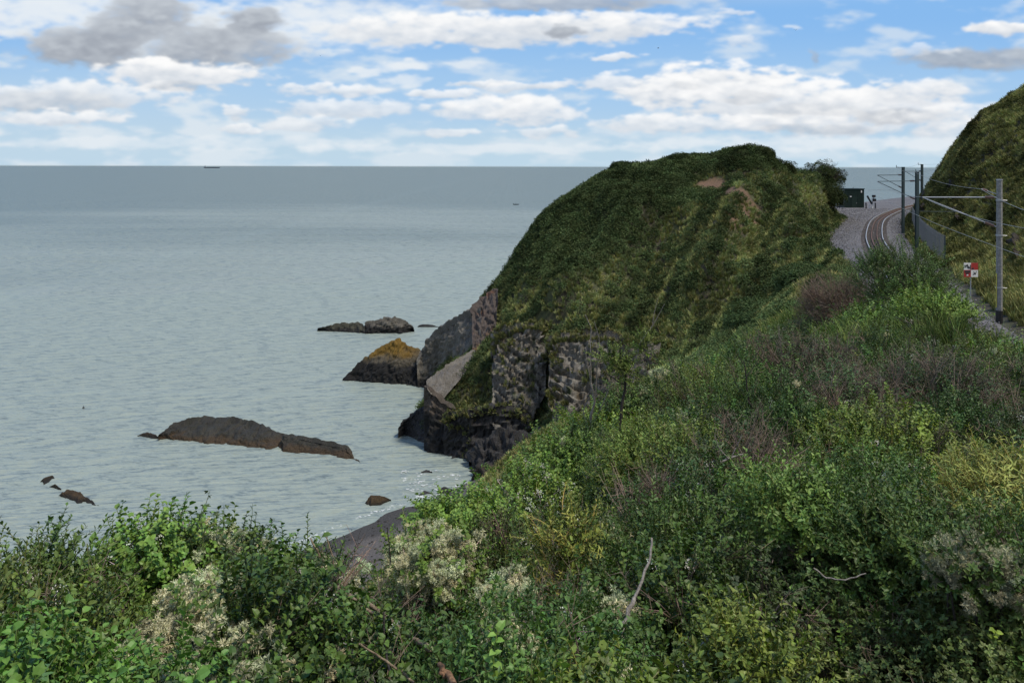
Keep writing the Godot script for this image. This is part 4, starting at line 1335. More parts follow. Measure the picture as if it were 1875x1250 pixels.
func build_leaf_shapes() -> void:
	var lm: Material = M.leaf
	leafy.oval = [leaf_spray(19, 0.36, 0.05, 0.026, 0.9, 0.12, lm), leaf_spray(16, 0.3, 0.054, 0.027, 1.1, 0.2, lm), leaf_spray(22, 0.42, 0.044, 0.022, 0.8, 0.1, lm)]
	leafy.heart = [leaf_spray(14, 0.28, 0.052, 0.042, 1.1, 0.25, lm), leaf_spray(12, 0.3, 0.058, 0.044, 1.0, 0.35, lm), leaf_spray(15, 0.26, 0.044, 0.036, 1.2, 0.2, lm)]
	leafy.bramble = [bramble_spray(8, 0.32, 0.042, lm), bramble_spray(9, 0.36, 0.037, lm)]
	leafy.narrow = [leaf_spray(20, 0.34, 0.06, 0.011, 0.7, 0.3, lm), leaf_spray(18, 0.3, 0.065, 0.012, 0.9, 0.4, lm)]
	leafy.seed = [seed_spray(16, M.grass_blade, 30), seed_spray(13, M.grass_blade, 34)]
	leafy.flower = [flower_spray(M.grass_blade)]
	leafy.dry = [dry_spray(M.bark), dry_spray(M.bark)]
	leafy.grass = [grass_tuft(14, 0.5, 0.022, M.grass_blade), grass_tuft(12, 0.6, 0.02, M.grass_blade)]
	leafy.turf = [grass_tuft(16, 0.42, 0.05, M.grass_blade), grass_tuft(18, 0.34, 0.06, M.grass_blade)]
	leafy.clump = [leaf_clump(90, 0.13, M.far_leaf), leaf_clump(110, 0.1, M.far_leaf), leaf_clump(80, 0.15, M.far_leaf)]

const TINT := {
	"oval": [0.07, 0.122, 0.027], "heart": [0.118, 0.205, 0.038], "bramble": [0.064, 0.108, 0.03], "narrow": [0.24, 0.28, 0.07], "seed": [0.6, 0.6, 0.4], "flower": [0.7, 0.7, 0.62],
	"dry": [0.29, 0.23, 0.18], "grass": [0.17, 0.21, 0.065], "turf": [0.195, 0.213, 0.09], "clump": [0.07, 0.105, 0.045],
}

func tinted(kind: String, gain := 1.0, warm := 0.0) -> Color:
	var t: Array = TINT[kind]
	var g := gain * rng.randf_range(0.75, 1.25)
	return Color(t[0] * g * (1.0 + warm + rng.randf_range(-0.12, 0.12)), t[1] * g, t[2] * g * (1.0 - 0.4 * warm))

class Bag:   # instances sorted by shape
	var xf := {}
	var cols := {}
	func add(mesh: Mesh, t: Transform3D, c: Color) -> void:
		if not xf.has(mesh):
			xf[mesh] = []
			cols[mesh] = []
		xf[mesh].append(t)
		cols[mesh].append(c)

func grow(bag: Bag, kind: String, p: Vector3, up: Vector3, size: float, c: Color) -> void:
	var list: Array = leafy[kind]
	bag.add(list[rng.randi() % list.size()], Transform3D(facing(up, size, rng.randf() * TAU), p), c)

func empty(bag: Bag, called: String, parent: Node = self) -> Array:
	var out := []
	for mesh in bag.xf:
		out.append(scatter(mesh, bag.xf[mesh], bag.cols[mesh], called, parent))
	return out

func as_stuff(bags: Dictionary) -> void:
	for called in bags:
		var t := Node3D.new()
		t.name = numbered(called)
		add_child(t)
		tag(t, bags[called][1], bags[called][2], "", "stuff")
		empty(bags[called][0], "foliage", t)

# What grows where on the headland and the hill.
func build_headland_cover() -> void:
	var turf := Bag.new()
	var scrub := Bag.new()
	var hill := Bag.new()
	var tries := 150000
	for k in tries:
		var d := 26.0 + 145.0 * pow(rng.randf(), 1.15)
		var x := rng.randf_range(-12.0, 0.72 * d + 6.0)
		if rng.randf() > 1.0 - 0.55 * sm(90.0, 150.0, d):
			continue
		var q := cell(x, d)
		var s := smap[q]
		var h := H(x, d)
		if h < (2.0 if d < 66.0 else 1.0) or (s > -left_width(d) + 0.1 and s < (4.0 if d < 62.0 else 3.3)):
			continue
		var nrm := land_normal(x, d)
		if nrm.y < 0.3 and s < 0.0 and h < 11.0 and d < 85.0 and rng.randf() < 0.8:
			continue
		var p := Vector3(x, h - 0.03, -d)
		var v := pix(p)
		var n := fnoise.get_noise_2d(x * 0.16, d * 0.16)
		var n2 := fnoise.get_noise_2d(x * 0.7 + 50.0, d * 0.7)
		var fold := fnoise.get_noise_2d(x * 0.6 - d * 0.32, d * 0.05 + 31.0)   # downhill strips of paler and darker growth
		var patch := clampf(1.0 + 0.6 * n + 0.4 * n2 + 0.75 * fold, 0.4, 1.9)
		var up := (nrm * 0.6 + Vector3.UP * 0.6 + rdir() * 0.25)
		if s > 0.0:
			if n2 > 0.28 + 0.2 * n and d > 60.0:
				grow(hill, "clump", p, up, rng.randf_range(0.7, 1.5), tinted("clump", 0.75 * patch, 0.35))
			else:
				grow(hill, "turf", p, up, rng.randf_range(0.8, 1.6), tinted("turf", 1.0 * patch, 0.06))
			continue
		if d > 86.0 and d < 96.0 and rng.randf() < 1.6 * bare_earth(x, d, fnoise.get_noise_2d(x * 0.3, d * 0.3)):
			continue
		var shrubby := sm(-60.0, 60.0, 1290.0 - (v.y - 330.0) * 1.25 - v.x + n * 160.0) * sm(520.0, 470.0, v.y + n2 * 60.0)
		shrubby = maxf(shrubby, sm(24.2, 25.2, h + n2 * 0.8) * 0.9)
		shrubby = maxf(shrubby, 0.8 * sm(0.16, 0.34, n2 + 0.3 * n - 0.6 * fold) * sm(60.0, 66.0, d))
		if d < 60.0 and d > 36.0 and x > 6.0:
			shrubby = maxf(shrubby, sm(-0.2, 0.1, n))
		if d > 66.0 and rng.randf() < shrubby:
			var z := rng.randf_range(0.7, 1.5)
			grow(scrub, "clump", p + Vector3(0, rng.randf() * 0.35, 0), up, z, tinted("clump", 0.85 * patch, 0.05))
		elif rng.randf() < shrubby:
			grow(scrub, "clump", p + Vector3(0, rng.randf() * 0.3, 0), up, rng.randf_range(0.5, 1.0), tinted("clump", 1.25 * patch, 0.05))
		else:
			var bright := 1.0 + 0.5 * sm(20.0, -20.0, absf(v.x - (1290.0 - (v.y - 650.0) * 1.1)) - 60.0) * sm(560.0, 620.0, v.y)
			grow(turf, "turf", p, up, rng.randf_range(0.8, 1.5), tinted("turf", 1.2 * patch * bright, 0.0 - 0.2 * (bright - 1.0) + 0.3 * maxf(n2, 0.0)))
	for mesh in ledge_bag.xf:
		for k in ledge_bag.xf[mesh].size():
			turf.add(mesh, ledge_bag.xf[mesh][k], ledge_bag.cols[mesh][k])
	as_stuff({
		"headland_grass": [turf, "rough olive-green grass covering the headland slopes", "grass"],
		"headland_scrub": [scrub, "dark green scrub matting the upper headland", "scrub"],
		"hillside_grass": [hill, "steep grass and brown scrub on the hillside inland of the railway", "grass"],
	})

const HOLLOWS := [[2.2, 5.6, 0.55, 0.7], [1.0, 5.2, 0.4, 0.6], [3.0, 6.6, 0.5, 0.6], [0.2, 5.0, 0.3, 0.5], [-2.2, 5.0, 0.3, 0.4], [1.5, 8.2, 0.5, 0.6], [3.9, 9.5, 0.7, 0.6], [6.2, 13.0, 0.8, 0.6], [-0.6, 6.6, 0.35, 0.5], [8.5, 17.0, 1.0, 0.6]]

func canopy(x: float, d: float) -> float:
	var c := canopy_lumps(x, d)
	for q in HOLLOWS:
		var e: float = Vector2(x - q[0], d - q[1]).length() / q[2]
		if e < 2.0:
			c = maxf(0.1, c - q[3] * exp(-e * e))
	return c

func canopy_lumps(x: float, d: float) -> float:
	var a := cnoise.get_noise_2d(x * 0.62, d * 0.5) + 1.0
	var b := cnoise.get_noise_2d(x * 1.7 + 9.0, d * 1.5) + 1.0
	return 0.12 + 0.98 * maxf(0.0, 1.0 - a * a * 1.35) + 0.36 * maxf(0.0, 1.0 - b * b * 1.4) + 0.12 * fnoise.get_noise_2d(x * 0.8, d * 0.8)

func build_thicket() -> void:
	var bags := {}
	for q in [["privet_thicket", "dense dark green small-leaved thicket filling the right foreground", "thicket"], ["bramble_thicket", "tangled bramble with dark toothed leaves covering the slope", "bramble"], ["climber_leaves", "broad light green climber leaves spread over the thicket", "climber"], ["climber_seed_heads", "fluffy cream seed heads spread over the thicket", "seed heads"], ["white_blossom", "small white blossoms sprinkled over the thicket", "blossom"], ["dry_stems", "dry brown stems standing among the thicket", "stems"], ["slope_grass", "long grass between the bushes on the near slope", "grass"]]:
		bags[q[0]] = [Bag.new(), q[1], q[2]]
	var bands := [[2.6, 6.0, 22000], [6.0, 10.0, 24000], [10.0, 17.0, 34000], [17.0, 26.0, 32000], [26.0, 46.0, 22000]]
	for b in bands:
		for k in b[2]:
			var d: float = rng.randf_range(b[0], b[1])
			var x := rng.randf_range(-0.72 * d - 2.0, minf(0.72 * d + 2.0, 17.0))
			var s := smap[cell(x, d)]
			if s > -3.3:
				continue
			var h := H(x, d)
			if h < 3.0:
				continue
			var c := canopy(x, d) * lerpf(1.0, 0.75, sm(20.0, 40.0, d)) * lerpf(sm(3.0, 4.6, -s), sm(4.6, 7.6, -s), sm(16.0, 21.0, d))
			var e := 0.12
			var nrm := Vector3(h + c - H(x + e, d) - canopy(x + e, d), e, -(h + c - H(x, d + e) - canopy(x, d + e))).normalized()
			var deep := pow(rng.randf(), 1.7)
			var p := Vector3(x, h + c * (1.04 - 0.85 * deep), -d)
			var up := nrm * 0.6 + Vector3.UP * 0.5 + rdir() * 0.6
			var n := fnoise.get_noise_2d(x * 0.33 + 20.0, d * 0.3)
			var n2 := fnoise.get_noise_2d(x * 0.9 - 60.0, d * 0.8)
			var n3 := fnoise.get_noise_2d(x * 0.6 + 90.0, d * 0.55)
			var far := sm(14.0, 30.0, d)
			var size := rng.randf_range(0.75, 1.15) * (1.0 + 0.75 * far)
			var patch := clampf(1.0 + 0.5 * n2 + 0.5 * n, 0.55, 1.6)
			var lefty := sm(2.0, -1.5, x - 0.15 * d + n * 2.0)
			var pick := rng.randf()
			var id := idnoise.get_noise_2d(x * 0.62, d * 0.5)      # each rounded mass of the thicket is one plant of one kind
			var r1 := fposmod(id * 7.13 + 0.31, 1.0)
			var r2 := fposmod(id * 13.7 + 0.17, 1.0)
			var r3 := fposmod(id * 29.3 + 0.53, 1.0)
			var kind := "oval"
			if r1 + 0.35 * lefty > 0.86:
				kind = "heart"
			elif r1 + 0.2 * lefty > 0.62:
				kind = "bramble"
			elif r1 < 0.07 and d > 9.0:
				kind = "narrow"
			elif r1 < 0.14 + 0.05 * far and d > 9.0:
				kind = "dry" if pick < 0.16 else "bramble"
			if rng.randf() < 0.2 and kind != "dry":
				kind = ["oval", "bramble", "heart"][rng.randi() % 3]
			if far > 0.5 and kind != "dry" and pick > 0.5:
				kind = "clump"
				size *= 0.32
			patch *= lerpf(0.62, 1.35, r2)
			var warm := lerpf(-0.14, 0.3, r3 * r3)
			if n3 + 0.5 * n2 > 0.27 + 0.2 * (1.0 - lefty) and deep < 0.3 and pick < 0.5 and far < 0.5:
				kind = "seed"
			elif n3 < -0.3 and deep < 0.25 and pick < 0.2:
				kind = "flower"
			elif pick > 0.975 and d > 4.5:
				kind = "dry"
				size *= 0.7
			elif (d > 40.0 or x < -0.25 * d or (far > 0.4 and n < -0.12)) and d > 12.0 and pick < 0.4:
				kind = "grass"
			var bag: Bag = bags[{"oval": "privet_thicket", "heart": "climber_leaves", "bramble": "bramble_thicket", "seed": "climber_seed_heads", "flower": "white_blossom", "dry": "dry_stems", "grass": "slope_grass", "clump": "bramble_thicket", "narrow": "climber_leaves"}[kind]][0]
			grow(bag, kind, p, up, size, tinted(kind, patch * (0.6 if kind == "narrow" else 1.0) if kind in ["oval", "heart", "bramble", "grass", "clump", "narrow"] else 1.0, 0.0 if kind in ["dry", "seed", "flower"] else warm * (0.1 if kind == "grass" else 1.0) - (0.12 if kind == "grass" else 0.0)))
	as_stuff(bags)

# One shrub: crown top at (px, py), depth d, half width r, half height rh (metres); kinds [[kind, share, gain, warm], ...]
func shrub(called: String, label: String, category: String, px: float, py: float, d: float, r: float, rh: float, count: int, kinds: Array, size := 1.0, group := "") -> void:
	var top := P(px, py, d)
	var g := H(top.x, d)
	var t := thing(called, label, category, group, Vector3(top.x, g, top.z))
	var c := Vector3(0, top.y - g - rh, 0)
	var lobes := [[c, r, rh]]
	for k in 7:
		var a := rng.randf() * TAU
		lobes.append([c + Vector3(cos(a) * r * 0.62, rng.randf_range(-0.35, 0.45) * rh, sin(a) * r * 0.62), r * rng.randf_range(0.32, 0.52), rh * rng.randf_range(0.3, 0.5)])
	var mb := MB.new()
	for k in lobes.size():
		var q: Vector3 = lobes[k][0]
		var m := q * 0.5 + Vector3(rng.randfn() * 0.05, 0, rng.randfn() * 0.05)
		mb.tube([Vector3(rng.randfn() * 0.04, minf(-0.2, c.y - rh - 0.1), rng.randfn() * 0.04), m, q], [0.022 * size, 0.016 * size, 0.006 * size], 5, Color(0.09, 0.075, 0.06))
	put(mb.mesh(M.bark), "stem", t)
	var bag := Bag.new()
	for k in count:
		var l: Array = lobes[rng.randi() % lobes.size()] if rng.randf() < 0.75 else lobes[0]
		var o := rdir()
		if o.y < -0.3:
			o.y = -o.y
		var deep := 1.0 - 0.55 * pow(rng.randf(), 2.0)
		var p: Vector3 = l[0] + Vector3(o.x * l[1], o.y * l[2], o.z * l[1]) * deep * (1.0 + 0.12 * rng.randfn())
		var roll := rng.randf()
		for e in kinds:
			roll -= e[1]
			if roll <= 0.0:
				grow(bag, e[0], p, o * 0.8 + Vector3.UP * 0.4 + rdir() * 0.5, size * rng.randf_range(0.75, 1.2), tinted(e[0], e[2], e[3]))
				break
	empty(bag, "foliage", t)

func build_shrubs() -> void:
	var vine := [["heart", 0.9, 1.35, 0.0], ["flower", 0.1, 1.0, 0.0]]
	var beard := [["seed", 0.5, 1.0, 0.0], ["heart", 0.3, 0.9, 0.1], ["bramble", 0.2, 1.1, 0.0]]
	var privet := [["oval", 1.0, 1.1, 0.0]]
	var light_privet := [["oval", 1.0, 1.9, 0.2]]
	var rows := [
		["climbing_vine", "lime-green leafy vine mound rising highest against the water at left", "vine", 285, 975, 6.2, 0.36, 0.36, 420, vine, 0.9],
		["climbing_vine", "green leafy vine mound falling right from the lime-green mound", "vine", 470, 1020, 6.5, 0.38, 0.3, 380, [["heart", 0.8, 1.0, 0.0], ["seed", 0.2, 0.9, 0.0]], 0.85],
		["seed_head_climber", "pale seed-head climber on the skyline right of lime-green vine", "climber", 385, 985, 6.4, 0.3, 0.3, 300, beard, 0.9],
		["seed_head_climber", "pale flowered shrub standing against water at the left edge", "climber", 40, 1030, 5.6, 0.3, 0.4, 300, [["flower", 0.25, 1.0, 0.0], ["oval", 0.5, 1.2, 0.0], ["seed", 0.25, 1.0, 0.0]], 0.9],
		["leafy_shrub", "small dark leafy sprig standing between left edge shrub and vine mound", "shrub", 95, 1030, 5.6, 0.14, 0.22, 70, privet, 0.9],
		["seed_head_climber", "large cream seed-head clump in the left foreground", "climber", 385, 1085, 5.3, 0.24, 0.13, 260, [["seed", 0.85, 1.1, 0.0], ["heart", 0.15, 0.9, 0.0]], 0.9],
		["seed_head_climber", "cream seed-head clump low in the left foreground", "climber", 270, 1165, 4.9, 0.13, 0.14, 110, [["seed", 0.9, 0.9, 0.0], ["heart", 0.1, 0.9, 0.0]], 0.9],
		["seed_head_climber", "white seed-head tangle behind the fallen pale branches", "climber", 570, 1045, 6.7, 0.36, 0.28, 300, [["seed", 0.45, 1.25, -0.05], ["flower", 0.15, 1.0, 0.0], ["oval", 0.4, 1.0, 0.0]], 0.9],
		["seed_head_climber", "broad cream seed-head mound just right of the beach", "climber", 800, 990, 8.6, 0.5, 0.36, 520, [["seed", 0.7, 1.05, 0.0], ["heart", 0.3, 1.0, 0.1]], 1.0],
		["seed_head_climber", "hanging cream seed-head bunch below the broad seed-head mound", "climber", 930, 1072, 6.6, 0.2, 0.16, 150, [["seed", 0.8, 1.1, 0.0], ["heart", 0.2, 1.0, 0.0]], 0.9],
		["seed_head_climber", "cream seed-head bunch at the bottom centre of the thicket", "climber", 930, 1172, 5.0, 0.12, 0.1, 90, [["seed", 0.85, 1.0, 0.0], ["heart", 0.15, 1.0, 0.0]], 0.85],
		["climbing_vine", "bright green broad-leaved vine on the slope edge above the beach", "vine", 850, 930, 10.2, 0.6, 0.34, 420, [["heart", 1.0, 1.5, 0.05]], 1.0],
		["climbing_vine", "bright green vine tangle sprinkled with white below the cliff boulders", "vine", 970, 875, 12.2, 0.75, 0.4, 420, [["heart", 0.75, 1.3, 0.1], ["flower", 0.25, 1.0, 0.0]], 1.1],
		["climbing_vine", "yellow-green vine on the slope edge under the bare thin saplings", "vine", 1095, 775, 15.2, 0.9, 0.45, 420, [["heart", 1.0, 1.35, 0.2]], 1.3],
		["climbing_vine", "light green vine lump right of the white-sprinkled vine tangle", "vine", 1030, 812, 14.0, 0.6, 0.5, 420, [["heart", 0.8, 1.2, 0.05], ["oval", 0.2, 1.4, 0.0]], 1.2],
		["privet_bush", "dark green bush at the foot of the leafy sapling", "bush", 1170, 728, 16.5, 0.7, 0.55, 420, [["oval", 0.8, 1.3, 0.0], ["bramble", 0.2, 1.2, 0.0]], 1.25],
		["bramble_bush", "rounded green bush on the skyline left of leafless branching shrub", "bush", 1330, 672, 20.5, 0.8, 0.6, 420, [["bramble", 0.5, 1.3, 0.05], ["heart", 0.5, 0.9, 0.0]], 1.4],
		["bramble_bush", "dark bush on the skyline below the grassy bank of the ballast", "bush", 1425, 622, 25.5, 1.0, 0.8, 460, [["bramble", 0.6, 1.1, 0.0], ["oval", 0.4, 1.2, 0.0]], 1.5],
		["yellow_leaved_shrub", "thin shrub with yellowing leaves in the middle of the thicket", "shrub", 1040, 945, 7.4, 0.26, 0.5, 190, [["narrow", 0.4, 1.1, 0.2], ["oval", 0.6, 1.9, 0.4]], 0.9],
		["yellow_leaved_shrub", "yellow-green leafy shrub on the skyline below the grassy gully", "shrub", 1270, 708, 18.5, 0.75, 0.42, 340, [["heart", 0.6, 1.4, 0.3], ["oval", 0.4, 2.0, 0.3]], 1.35],
		["privet_bush", "dense green small-leaved bush in the centre of the near slope", "bush", 1230, 800, 11.5, 0.9, 0.5, 700, light_privet, 1.1],
		["privet_bush", "dark green small-leaved bush left of the deep shaded hollow", "bush", 1240, 960, 7.4, 0.7, 0.6, 800, privet, 1.0],
		["privet_bush", "bright green leafy bush above the deep shaded hollow", "bush", 1450, 900, 7.6, 0.42, 0.36, 420, [["oval", 1.0, 2.0, 0.05]], 1.0],
		["privet_bush", "dark small-leaved bush right of the deep shaded hollow", "bush", 1640, 960, 6.8, 0.55, 0.5, 560, privet, 1.0],
		["privet_bush", "yellow-green leafy bush at the bottom right of the thicket", "bush", 1380, 1180, 4.6, 0.28, 0.2, 200, [["heart", 0.5, 1.1, 0.3], ["oval", 0.5, 1.6, 0.3]], 0.8],
		["willow_shrub", "pale yellow narrow-leaved shrub at the right edge", "shrub", 1845, 860, 7.4, 0.5, 0.55, 420, [["narrow", 1.0, 1.2, 0.05]], 1.0],
		["seed_head_climber", "greyish seed-head clump under the yellow narrow-leaved shrub", "climber", 1790, 1010, 5.9, 0.3, 0.2, 260, [["seed", 0.7, 0.7, 0.0], ["oval", 0.3, 1.0, 0.0]], 0.9],
		["privet_bush", "green rounded bush on the middle of the right slope", "bush", 1560, 790, 12.0, 0.75, 0.45, 460, light_privet, 1.15],
		["bramble_bush", "yellow-green bramble bush high on the right slope", "bush", 1530, 665, 19.5, 1.0, 0.55, 420, [["heart", 0.7, 1.15, 0.35], ["bramble", 0.3, 1.5, 0.1]], 1.4],
		["bramble_bush", "dark green bramble bush right of the grey dry-twig mound", "bush", 1640, 700, 17.0, 1.1, 0.5, 420, [["bramble", 0.6, 1.0, 0.1], ["oval", 0.4, 1.2, 0.2]], 1.4],
		["dry_twig_bush", "grey-brown mound of dry arching twigs on the slope", "bush", 1500, 698, 20.5, 0.75, 0.5, 330, [["dry", 1.0, 0.8, 0.0]], 1.0],
		["dry_twig_bush", "purple-brown leafless bush left of the grey-green round bush", "bush", 1545, 528, 35.0, 1.3, 1.2, 430, [["dry", 0.75, 0.95, 0.05], ["oval", 0.25, 1.0, 0.0]], 1.5],
		["round_bush", "large grey-green round bush hiding the bend of the track", "bush", 1660, 460, 30.5, 1.6, 1.6, 1800, [["narrow", 0.5, 0.42, -0.2], ["oval", 0.5, 1.2, -0.05]], 1.6],
		["bramble_bush", "bright yellow-green bush in front of the grey-green round bush", "bush", 1705, 540, 27.0, 1.2, 0.8, 800, [["heart", 0.75, 1.35, 0.12], ["oval", 0.25, 1.9, 0.1]], 1.5],
		["bramble_bush", "bright green bush below the purple-brown leafless bush", "bush", 1605, 570, 27.0, 1.15, 0.8, 700, [["heart", 0.7, 1.2, 0.05], ["bramble", 0.3, 1.5, 0.0]], 1.5],
		["ivy_bush", "dark green bush beside the left edge of the ballast", "bush", 1480, 490, 62.0, 2.3, 1.5, 560, [["clump", 1.0, 1.0, 0.0]], 1.0],
		["ivy_bush", "dark bush on the slope below the ballast edge", "bush", 1400, 560, 58.0, 2.6, 1.3, 560, [["clump", 1.0, 1.1, 0.0]], 1.0],
		["ridge_bush", "loose leafy bush tree at the right end of headland ridge", "bush", 1508, 298, 113.0, 2.4, 3.0, 520, [["clump", 0.5, 0.65, 0.1], ["dry", 0.5, 0.35, 0.0]], 1.2],
		["ridge_bush", "dark bush sloping from the headland ridge towards the green hut", "bush", 1500, 330, 109.0, 3.0, 2.6, 620, [["clump", 1.0, 0.5, 0.1]], 1.1],
		["ridge_bush", "dark clipped-looking bush on the highest point of the ridge", "bush", 1395, 272, 99.0, 1.4, 1.0, 340, [["clump", 1.0, 0.6, 0.1]], 0.9],
		["ridge_bush", "low dark bush on the left part of the ridge skyline", "bush", 1243, 284, 100.0, 1.4, 0.8, 260, [["clump", 1.0, 0.55, 0.0]], 0.9],
		["ridge_bush", "small dark bush where the ridge skyline meets the horizon", "bush", 1138, 299, 100.0, 1.2, 0.6, 200, [["clump", 1.0, 0.55, 0.0]], 0.8],
		["ridge_bush", "dark bush in the notch right of the highest ridge point", "bush", 1437, 297, 103.0, 1.1, 1.3, 260, [["clump", 1.0, 0.5, 0.1]], 0.9],
		["hill_bush", "brown bush on the hill skyline near the right edge", "bush", 1830, 196, 118.0, 1.8, 1.4, 300, [["clump", 1.0, 0.6, 0.5]], 1.0],
	]
	for r in rows:
		shrub(r[0], r[1], r[2], r[3], r[4], r[5], r[6], r[7], r[8], r[9], r[10])

# ------------------------------------------------------------------ bare stems and fallen wood
func limb(pts: Array, r0: float, r1: float, col: Color, called: String, parent: Node, wob := 0.015) -> void:
	var path := []
	var radii := []
	var n := pts.size()
	for k in n - 1:
		for q in 4:
			var f := (k + q / 4.0) / (n - 1)
			path.append(pts[k].lerp(pts[k + 1], q / 4.0) + rdir() * wob * (1.0 if q > 0 else 0.0))
			radii.append(lerpf(r0, r1, f))
	path.append(pts[n - 1])
	radii.append(r1)
	var mb := MB.new()
	mb.tube(path, radii, 6, col)
	put(mb.mesh(M.bark, true), called, parent)

func canopy_ahead(px: float, py: float) -> float:   # how far ahead the top of the thicket is met
	var d := 2.8
	while d < 30.0:
		var p := P(px, py, d)
		if H(p.x, d) + canopy(p.x, d) + 0.12 >= p.y:
			return d
		d += 0.06
	return 30.0

func wood(called: String, label: String, category: String, limbs: Array, col: Color, leaves := [], lies := false) -> void:
	# limbs: [r0, r1, [px, py, d], ...]; leaves: [px, py, d, radius, count, kind, gain]
	if lies:
		for l in limbs:
			for q in range(2, l.size()):
				l[q][2] = minf(l[q][2], canopy_ahead(l[q][0], l[q][1]) - 0.26)
	else:
		var reach: float = limbs[0][3][2]
		var top := minf(reach, canopy_ahead(limbs[0][3][0], limbs[0][3][1]) + 0.2)
		for l in limbs:
			for q in range(2, l.size()):
				l[q][2] *= top / reach
			l[0] *= top / reach
			l[1] *= top / reach
		for l in leaves:
			l[2] *= top / reach
	var a: Array = limbs[0][2]
	var base := P(a[0], a[1], a[2])
	var t := thing(called, label, category, "", base)
	for k in limbs.size():
		var pts := []
		for q in range(2, limbs[k].size()):
			pts.append(P(limbs[k][q][0], limbs[k][q][1], limbs[k][q][2]) - base)
		limb(pts, limbs[k][0], limbs[k][1], col if k % 2 == 0 else col * 0.85, "stem" if k == 0 else "branch", t, minf(0.012, float(limbs[k][0]) * 0.6))
	if leaves.size():
		var bag := Bag.new()
		for l in leaves:
			var c := P(l[0], l[1], l[2]) - base
			for q in l[4]:
				grow(bag, l[5], c + rdir() * float(l[3]) * pow(rng.randf(), 0.4), Vector3.UP * 0.5 + rdir(), 1.0, tinted(l[5], l[6], 0.2))
		empty(bag, "foliage", t)

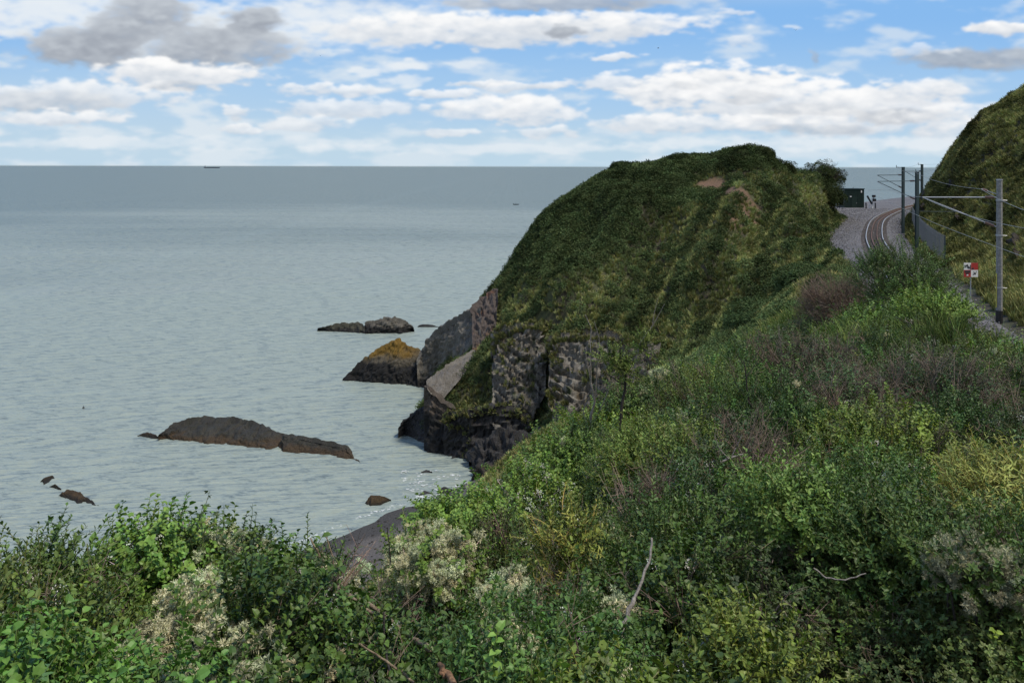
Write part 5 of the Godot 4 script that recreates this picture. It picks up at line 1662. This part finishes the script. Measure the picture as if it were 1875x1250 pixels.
func build_branches() -> void:
	var pale := Color(0.36, 0.285, 0.19)
	var greyb := Color(0.33, 0.31, 0.28)
	var darkb := Color(0.05, 0.042, 0.035)
	wood("fallen_branch", "long pale brown fallen branch, upper of a crossing pair", "branch", [[0.011, 0.02, [556, 1040, 6.2], [620, 1075, 5.9], [690, 1115, 5.6], [745, 1160, 5.3], [790, 1190, 5.1]], [0.006, 0.003, [668, 1105, 5.7], [665, 1075, 5.75]]], pale, [], true)
	wood("fallen_branch", "shorter pale brown fallen branch, lower of a crossing pair", "branch", [[0.014, 0.013, [600, 1068, 5.85], [650, 1098, 5.6], [692, 1128, 5.4]]], pale, [], true)
	wood("fallen_branch", "thin pale branch hanging low in the left centre foreground", "branch", [[0.006, 0.008, [660, 1178, 4.9], [700, 1205, 4.8], [735, 1228, 4.65], [760, 1250, 4.5]]], pale, [], true)
	wood("broken_stump", "broken orange-brown branch stump at the bottom edge", "branch", [[0.022, 0.014, [832, 1256, 4.3], [818, 1232, 4.35], [806, 1216, 4.4]], [0.012, 0.01, [818, 1238, 4.33], [806, 1232, 4.34]]], Color(0.3, 0.17, 0.09), [], true)
	wood("bare_twig", "pale forked bare twig standing in front of the beach", "twig", [[0.012, 0.006, [590, 1040, 6.3], [585, 1015, 6.3], [570, 985, 6.3]], [0.006, 0.003, [587, 1020, 6.3], [592, 1000, 6.3]]], pale)
	wood("bare_twig", "thin pale bare twig right of the forked twig", "twig", [[0.008, 0.004, [612, 1060, 6.3], [611, 1020, 6.3], [603, 995, 6.3], [597, 980, 6.3]]], pale)
	wood("bare_twig", "dark upright twig against the beach", "twig", [[0.006, 0.004, [716, 1030, 6.5], [714, 1000, 6.5], [711, 965, 6.5]]], darkb)
	wood("bare_twig", "dark stem standing in front of the fallen branches", "twig", [[0.008, 0.005, [716, 1230, 4.7], [706, 1180, 4.75], [704, 1120, 4.8]]], darkb, [], true)
	wood("leaning_trunk", "grey leaning trunk in the shaded hollow at bottom centre", "trunk", [[0.022, 0.016, [1128, 1180, 5.6], [1145, 1140, 5.6], [1163, 1095, 5.7]], [0.012, 0.008, [1163, 1095, 5.7], [1190, 1030, 6.0], [1195, 985, 6.2]]], greyb, [], true)
	wood("leaning_trunk", "pale forked stems low at the bottom right of centre", "trunk", [[0.014, 0.01, [1255, 1215, 4.9], [1290, 1180, 4.9], [1318, 1145, 5.0]], [0.008, 0.006, [1270, 1195, 4.9], [1262, 1165, 4.9]]], greyb, [], true)
	wood("bare_twig", "pale twig sagging across the dark hollow at right", "twig", [[0.006, 0.005, [1492, 1040, 6.2], [1515, 1058, 6.15], [1550, 1062, 6.1], [1588, 1050, 6.1]]], greyb, [], true)
	wood("bare_sapling", "slender sapling with several bare grey stems at the slope edge", "sapling", [[0.03, 0.02, [1083, 800, 15.0], [1083, 765, 15.0], [1090, 735, 15.0], [1083, 700, 15.0]], [0.016, 0.008, [1083, 700, 15.0], [1075, 660, 15.0], [1073, 635, 15.0]], [0.014, 0.006, [1083, 705, 15.0], [1082, 640, 15.0], [1083, 600, 15.0], [1072, 576, 15.0]], [0.014, 0.005, [1090, 735, 15.0], [1094, 680, 15.0], [1098, 620, 15.0], [1089, 588, 15.0]], [0.014, 0.006, [1085, 780, 15.0], [1100, 750, 15.0], [1120, 700, 15.0]], [0.014, 0.007, [1078, 785, 15.0], [1069, 752, 15.0], [1080, 725, 15.0]]], greyb)
	wood("leafy_sapling", "thin dark sapling with sparse leafy top right of bare stems", "sapling", [[0.035, 0.02, [1134, 800, 14.6], [1139, 750, 14.6], [1146, 705, 14.6], [1147, 690, 14.6]], [0.016, 0.006, [1146, 705, 14.6], [1130, 697, 14.6], [1112, 685, 14.6]], [0.014, 0.005, [1147, 690, 14.6], [1138, 660, 14.6], [1133, 612, 14.6]]], darkb, [[1125, 660, 14.6, 0.13, 34, "oval", 1.2], [1140, 672, 14.6, 0.16, 40, "oval", 1.2], [1108, 658, 14.6, 0.08, 12, "oval", 1.7], [1150, 688, 14.6, 0.1, 18, "oval", 1.7]])
	wood("leafy_sapling", "tall thin sapling with leaf tuft and two pale bare tips", "sapling", [[0.02, 0.012, [1160, 700, 15.5], [1165, 660, 15.5], [1172, 630, 15.5], [1192, 602, 15.5]], [0.009, 0.004, [1192, 602, 15.5], [1205, 580, 15.5], [1218, 556, 15.5]], [0.008, 0.003, [1196, 592, 15.5], [1199, 572, 15.5], [1206, 545, 15.5]]], greyb, [[1182, 625, 15.5, 0.16, 26, "oval", 1.3], [1176, 640, 15.5, 0.1, 12, "oval", 1.8]])
	wood("bare_shrub", "dark leafless branching shrub on the skyline of the near slope", "shrub", [[0.02, 0.01, [1385, 770, 15.5], [1372, 735, 15.5], [1368, 690, 15.5], [1362, 660, 15.5]], [0.01, 0.004, [1368, 690, 15.5], [1385, 665, 15.5], [1402, 640, 15.5]], [0.01, 0.004, [1372, 735, 15.5], [1352, 710, 15.5], [1340, 680, 15.5]], [0.008, 0.003, [1364, 670, 15.5], [1352, 650, 15.5], [1345, 635, 15.5]], [0.01, 0.004, [1385, 770, 15.5], [1350, 745, 15.5], [1325, 700, 15.5]], [0.008, 0.003, [1380, 660, 15.5], [1392, 640, 15.5], [1396, 622, 15.5]]], darkb)
	wood("bare_shrub", "pale forked dead branch in the middle of the thicket", "shrub", [[0.014, 0.01, [1320, 845, 9.5], [1340, 838, 9.5], [1362, 832, 9.5]], [0.008, 0.004, [1340, 838, 9.5], [1352, 815, 9.5], [1360, 795, 9.5]], [0.008, 0.004, [1335, 840, 9.5], [1318, 820, 9.5], [1310, 795, 9.5]]], greyb, [], true)
	# timber edging board on the bank above the track
	var t := thing("edging_board", "weathered timber edging board on the bank beside the ballast", "board", "", P(1775, 586, 25.3))
	var e := P(1888, 652, 22.4) - t.position
	bar(Vector3.ZERO, e, 0.05, M.timber, "board", t, 4)
	for f in [0.1, 0.5, 0.9]:
		bar(e * f + Vector3(0, 0.02, 0), e * f + Vector3(0, -0.9, 0), 0.04, M.timber, "stake", t, 4)
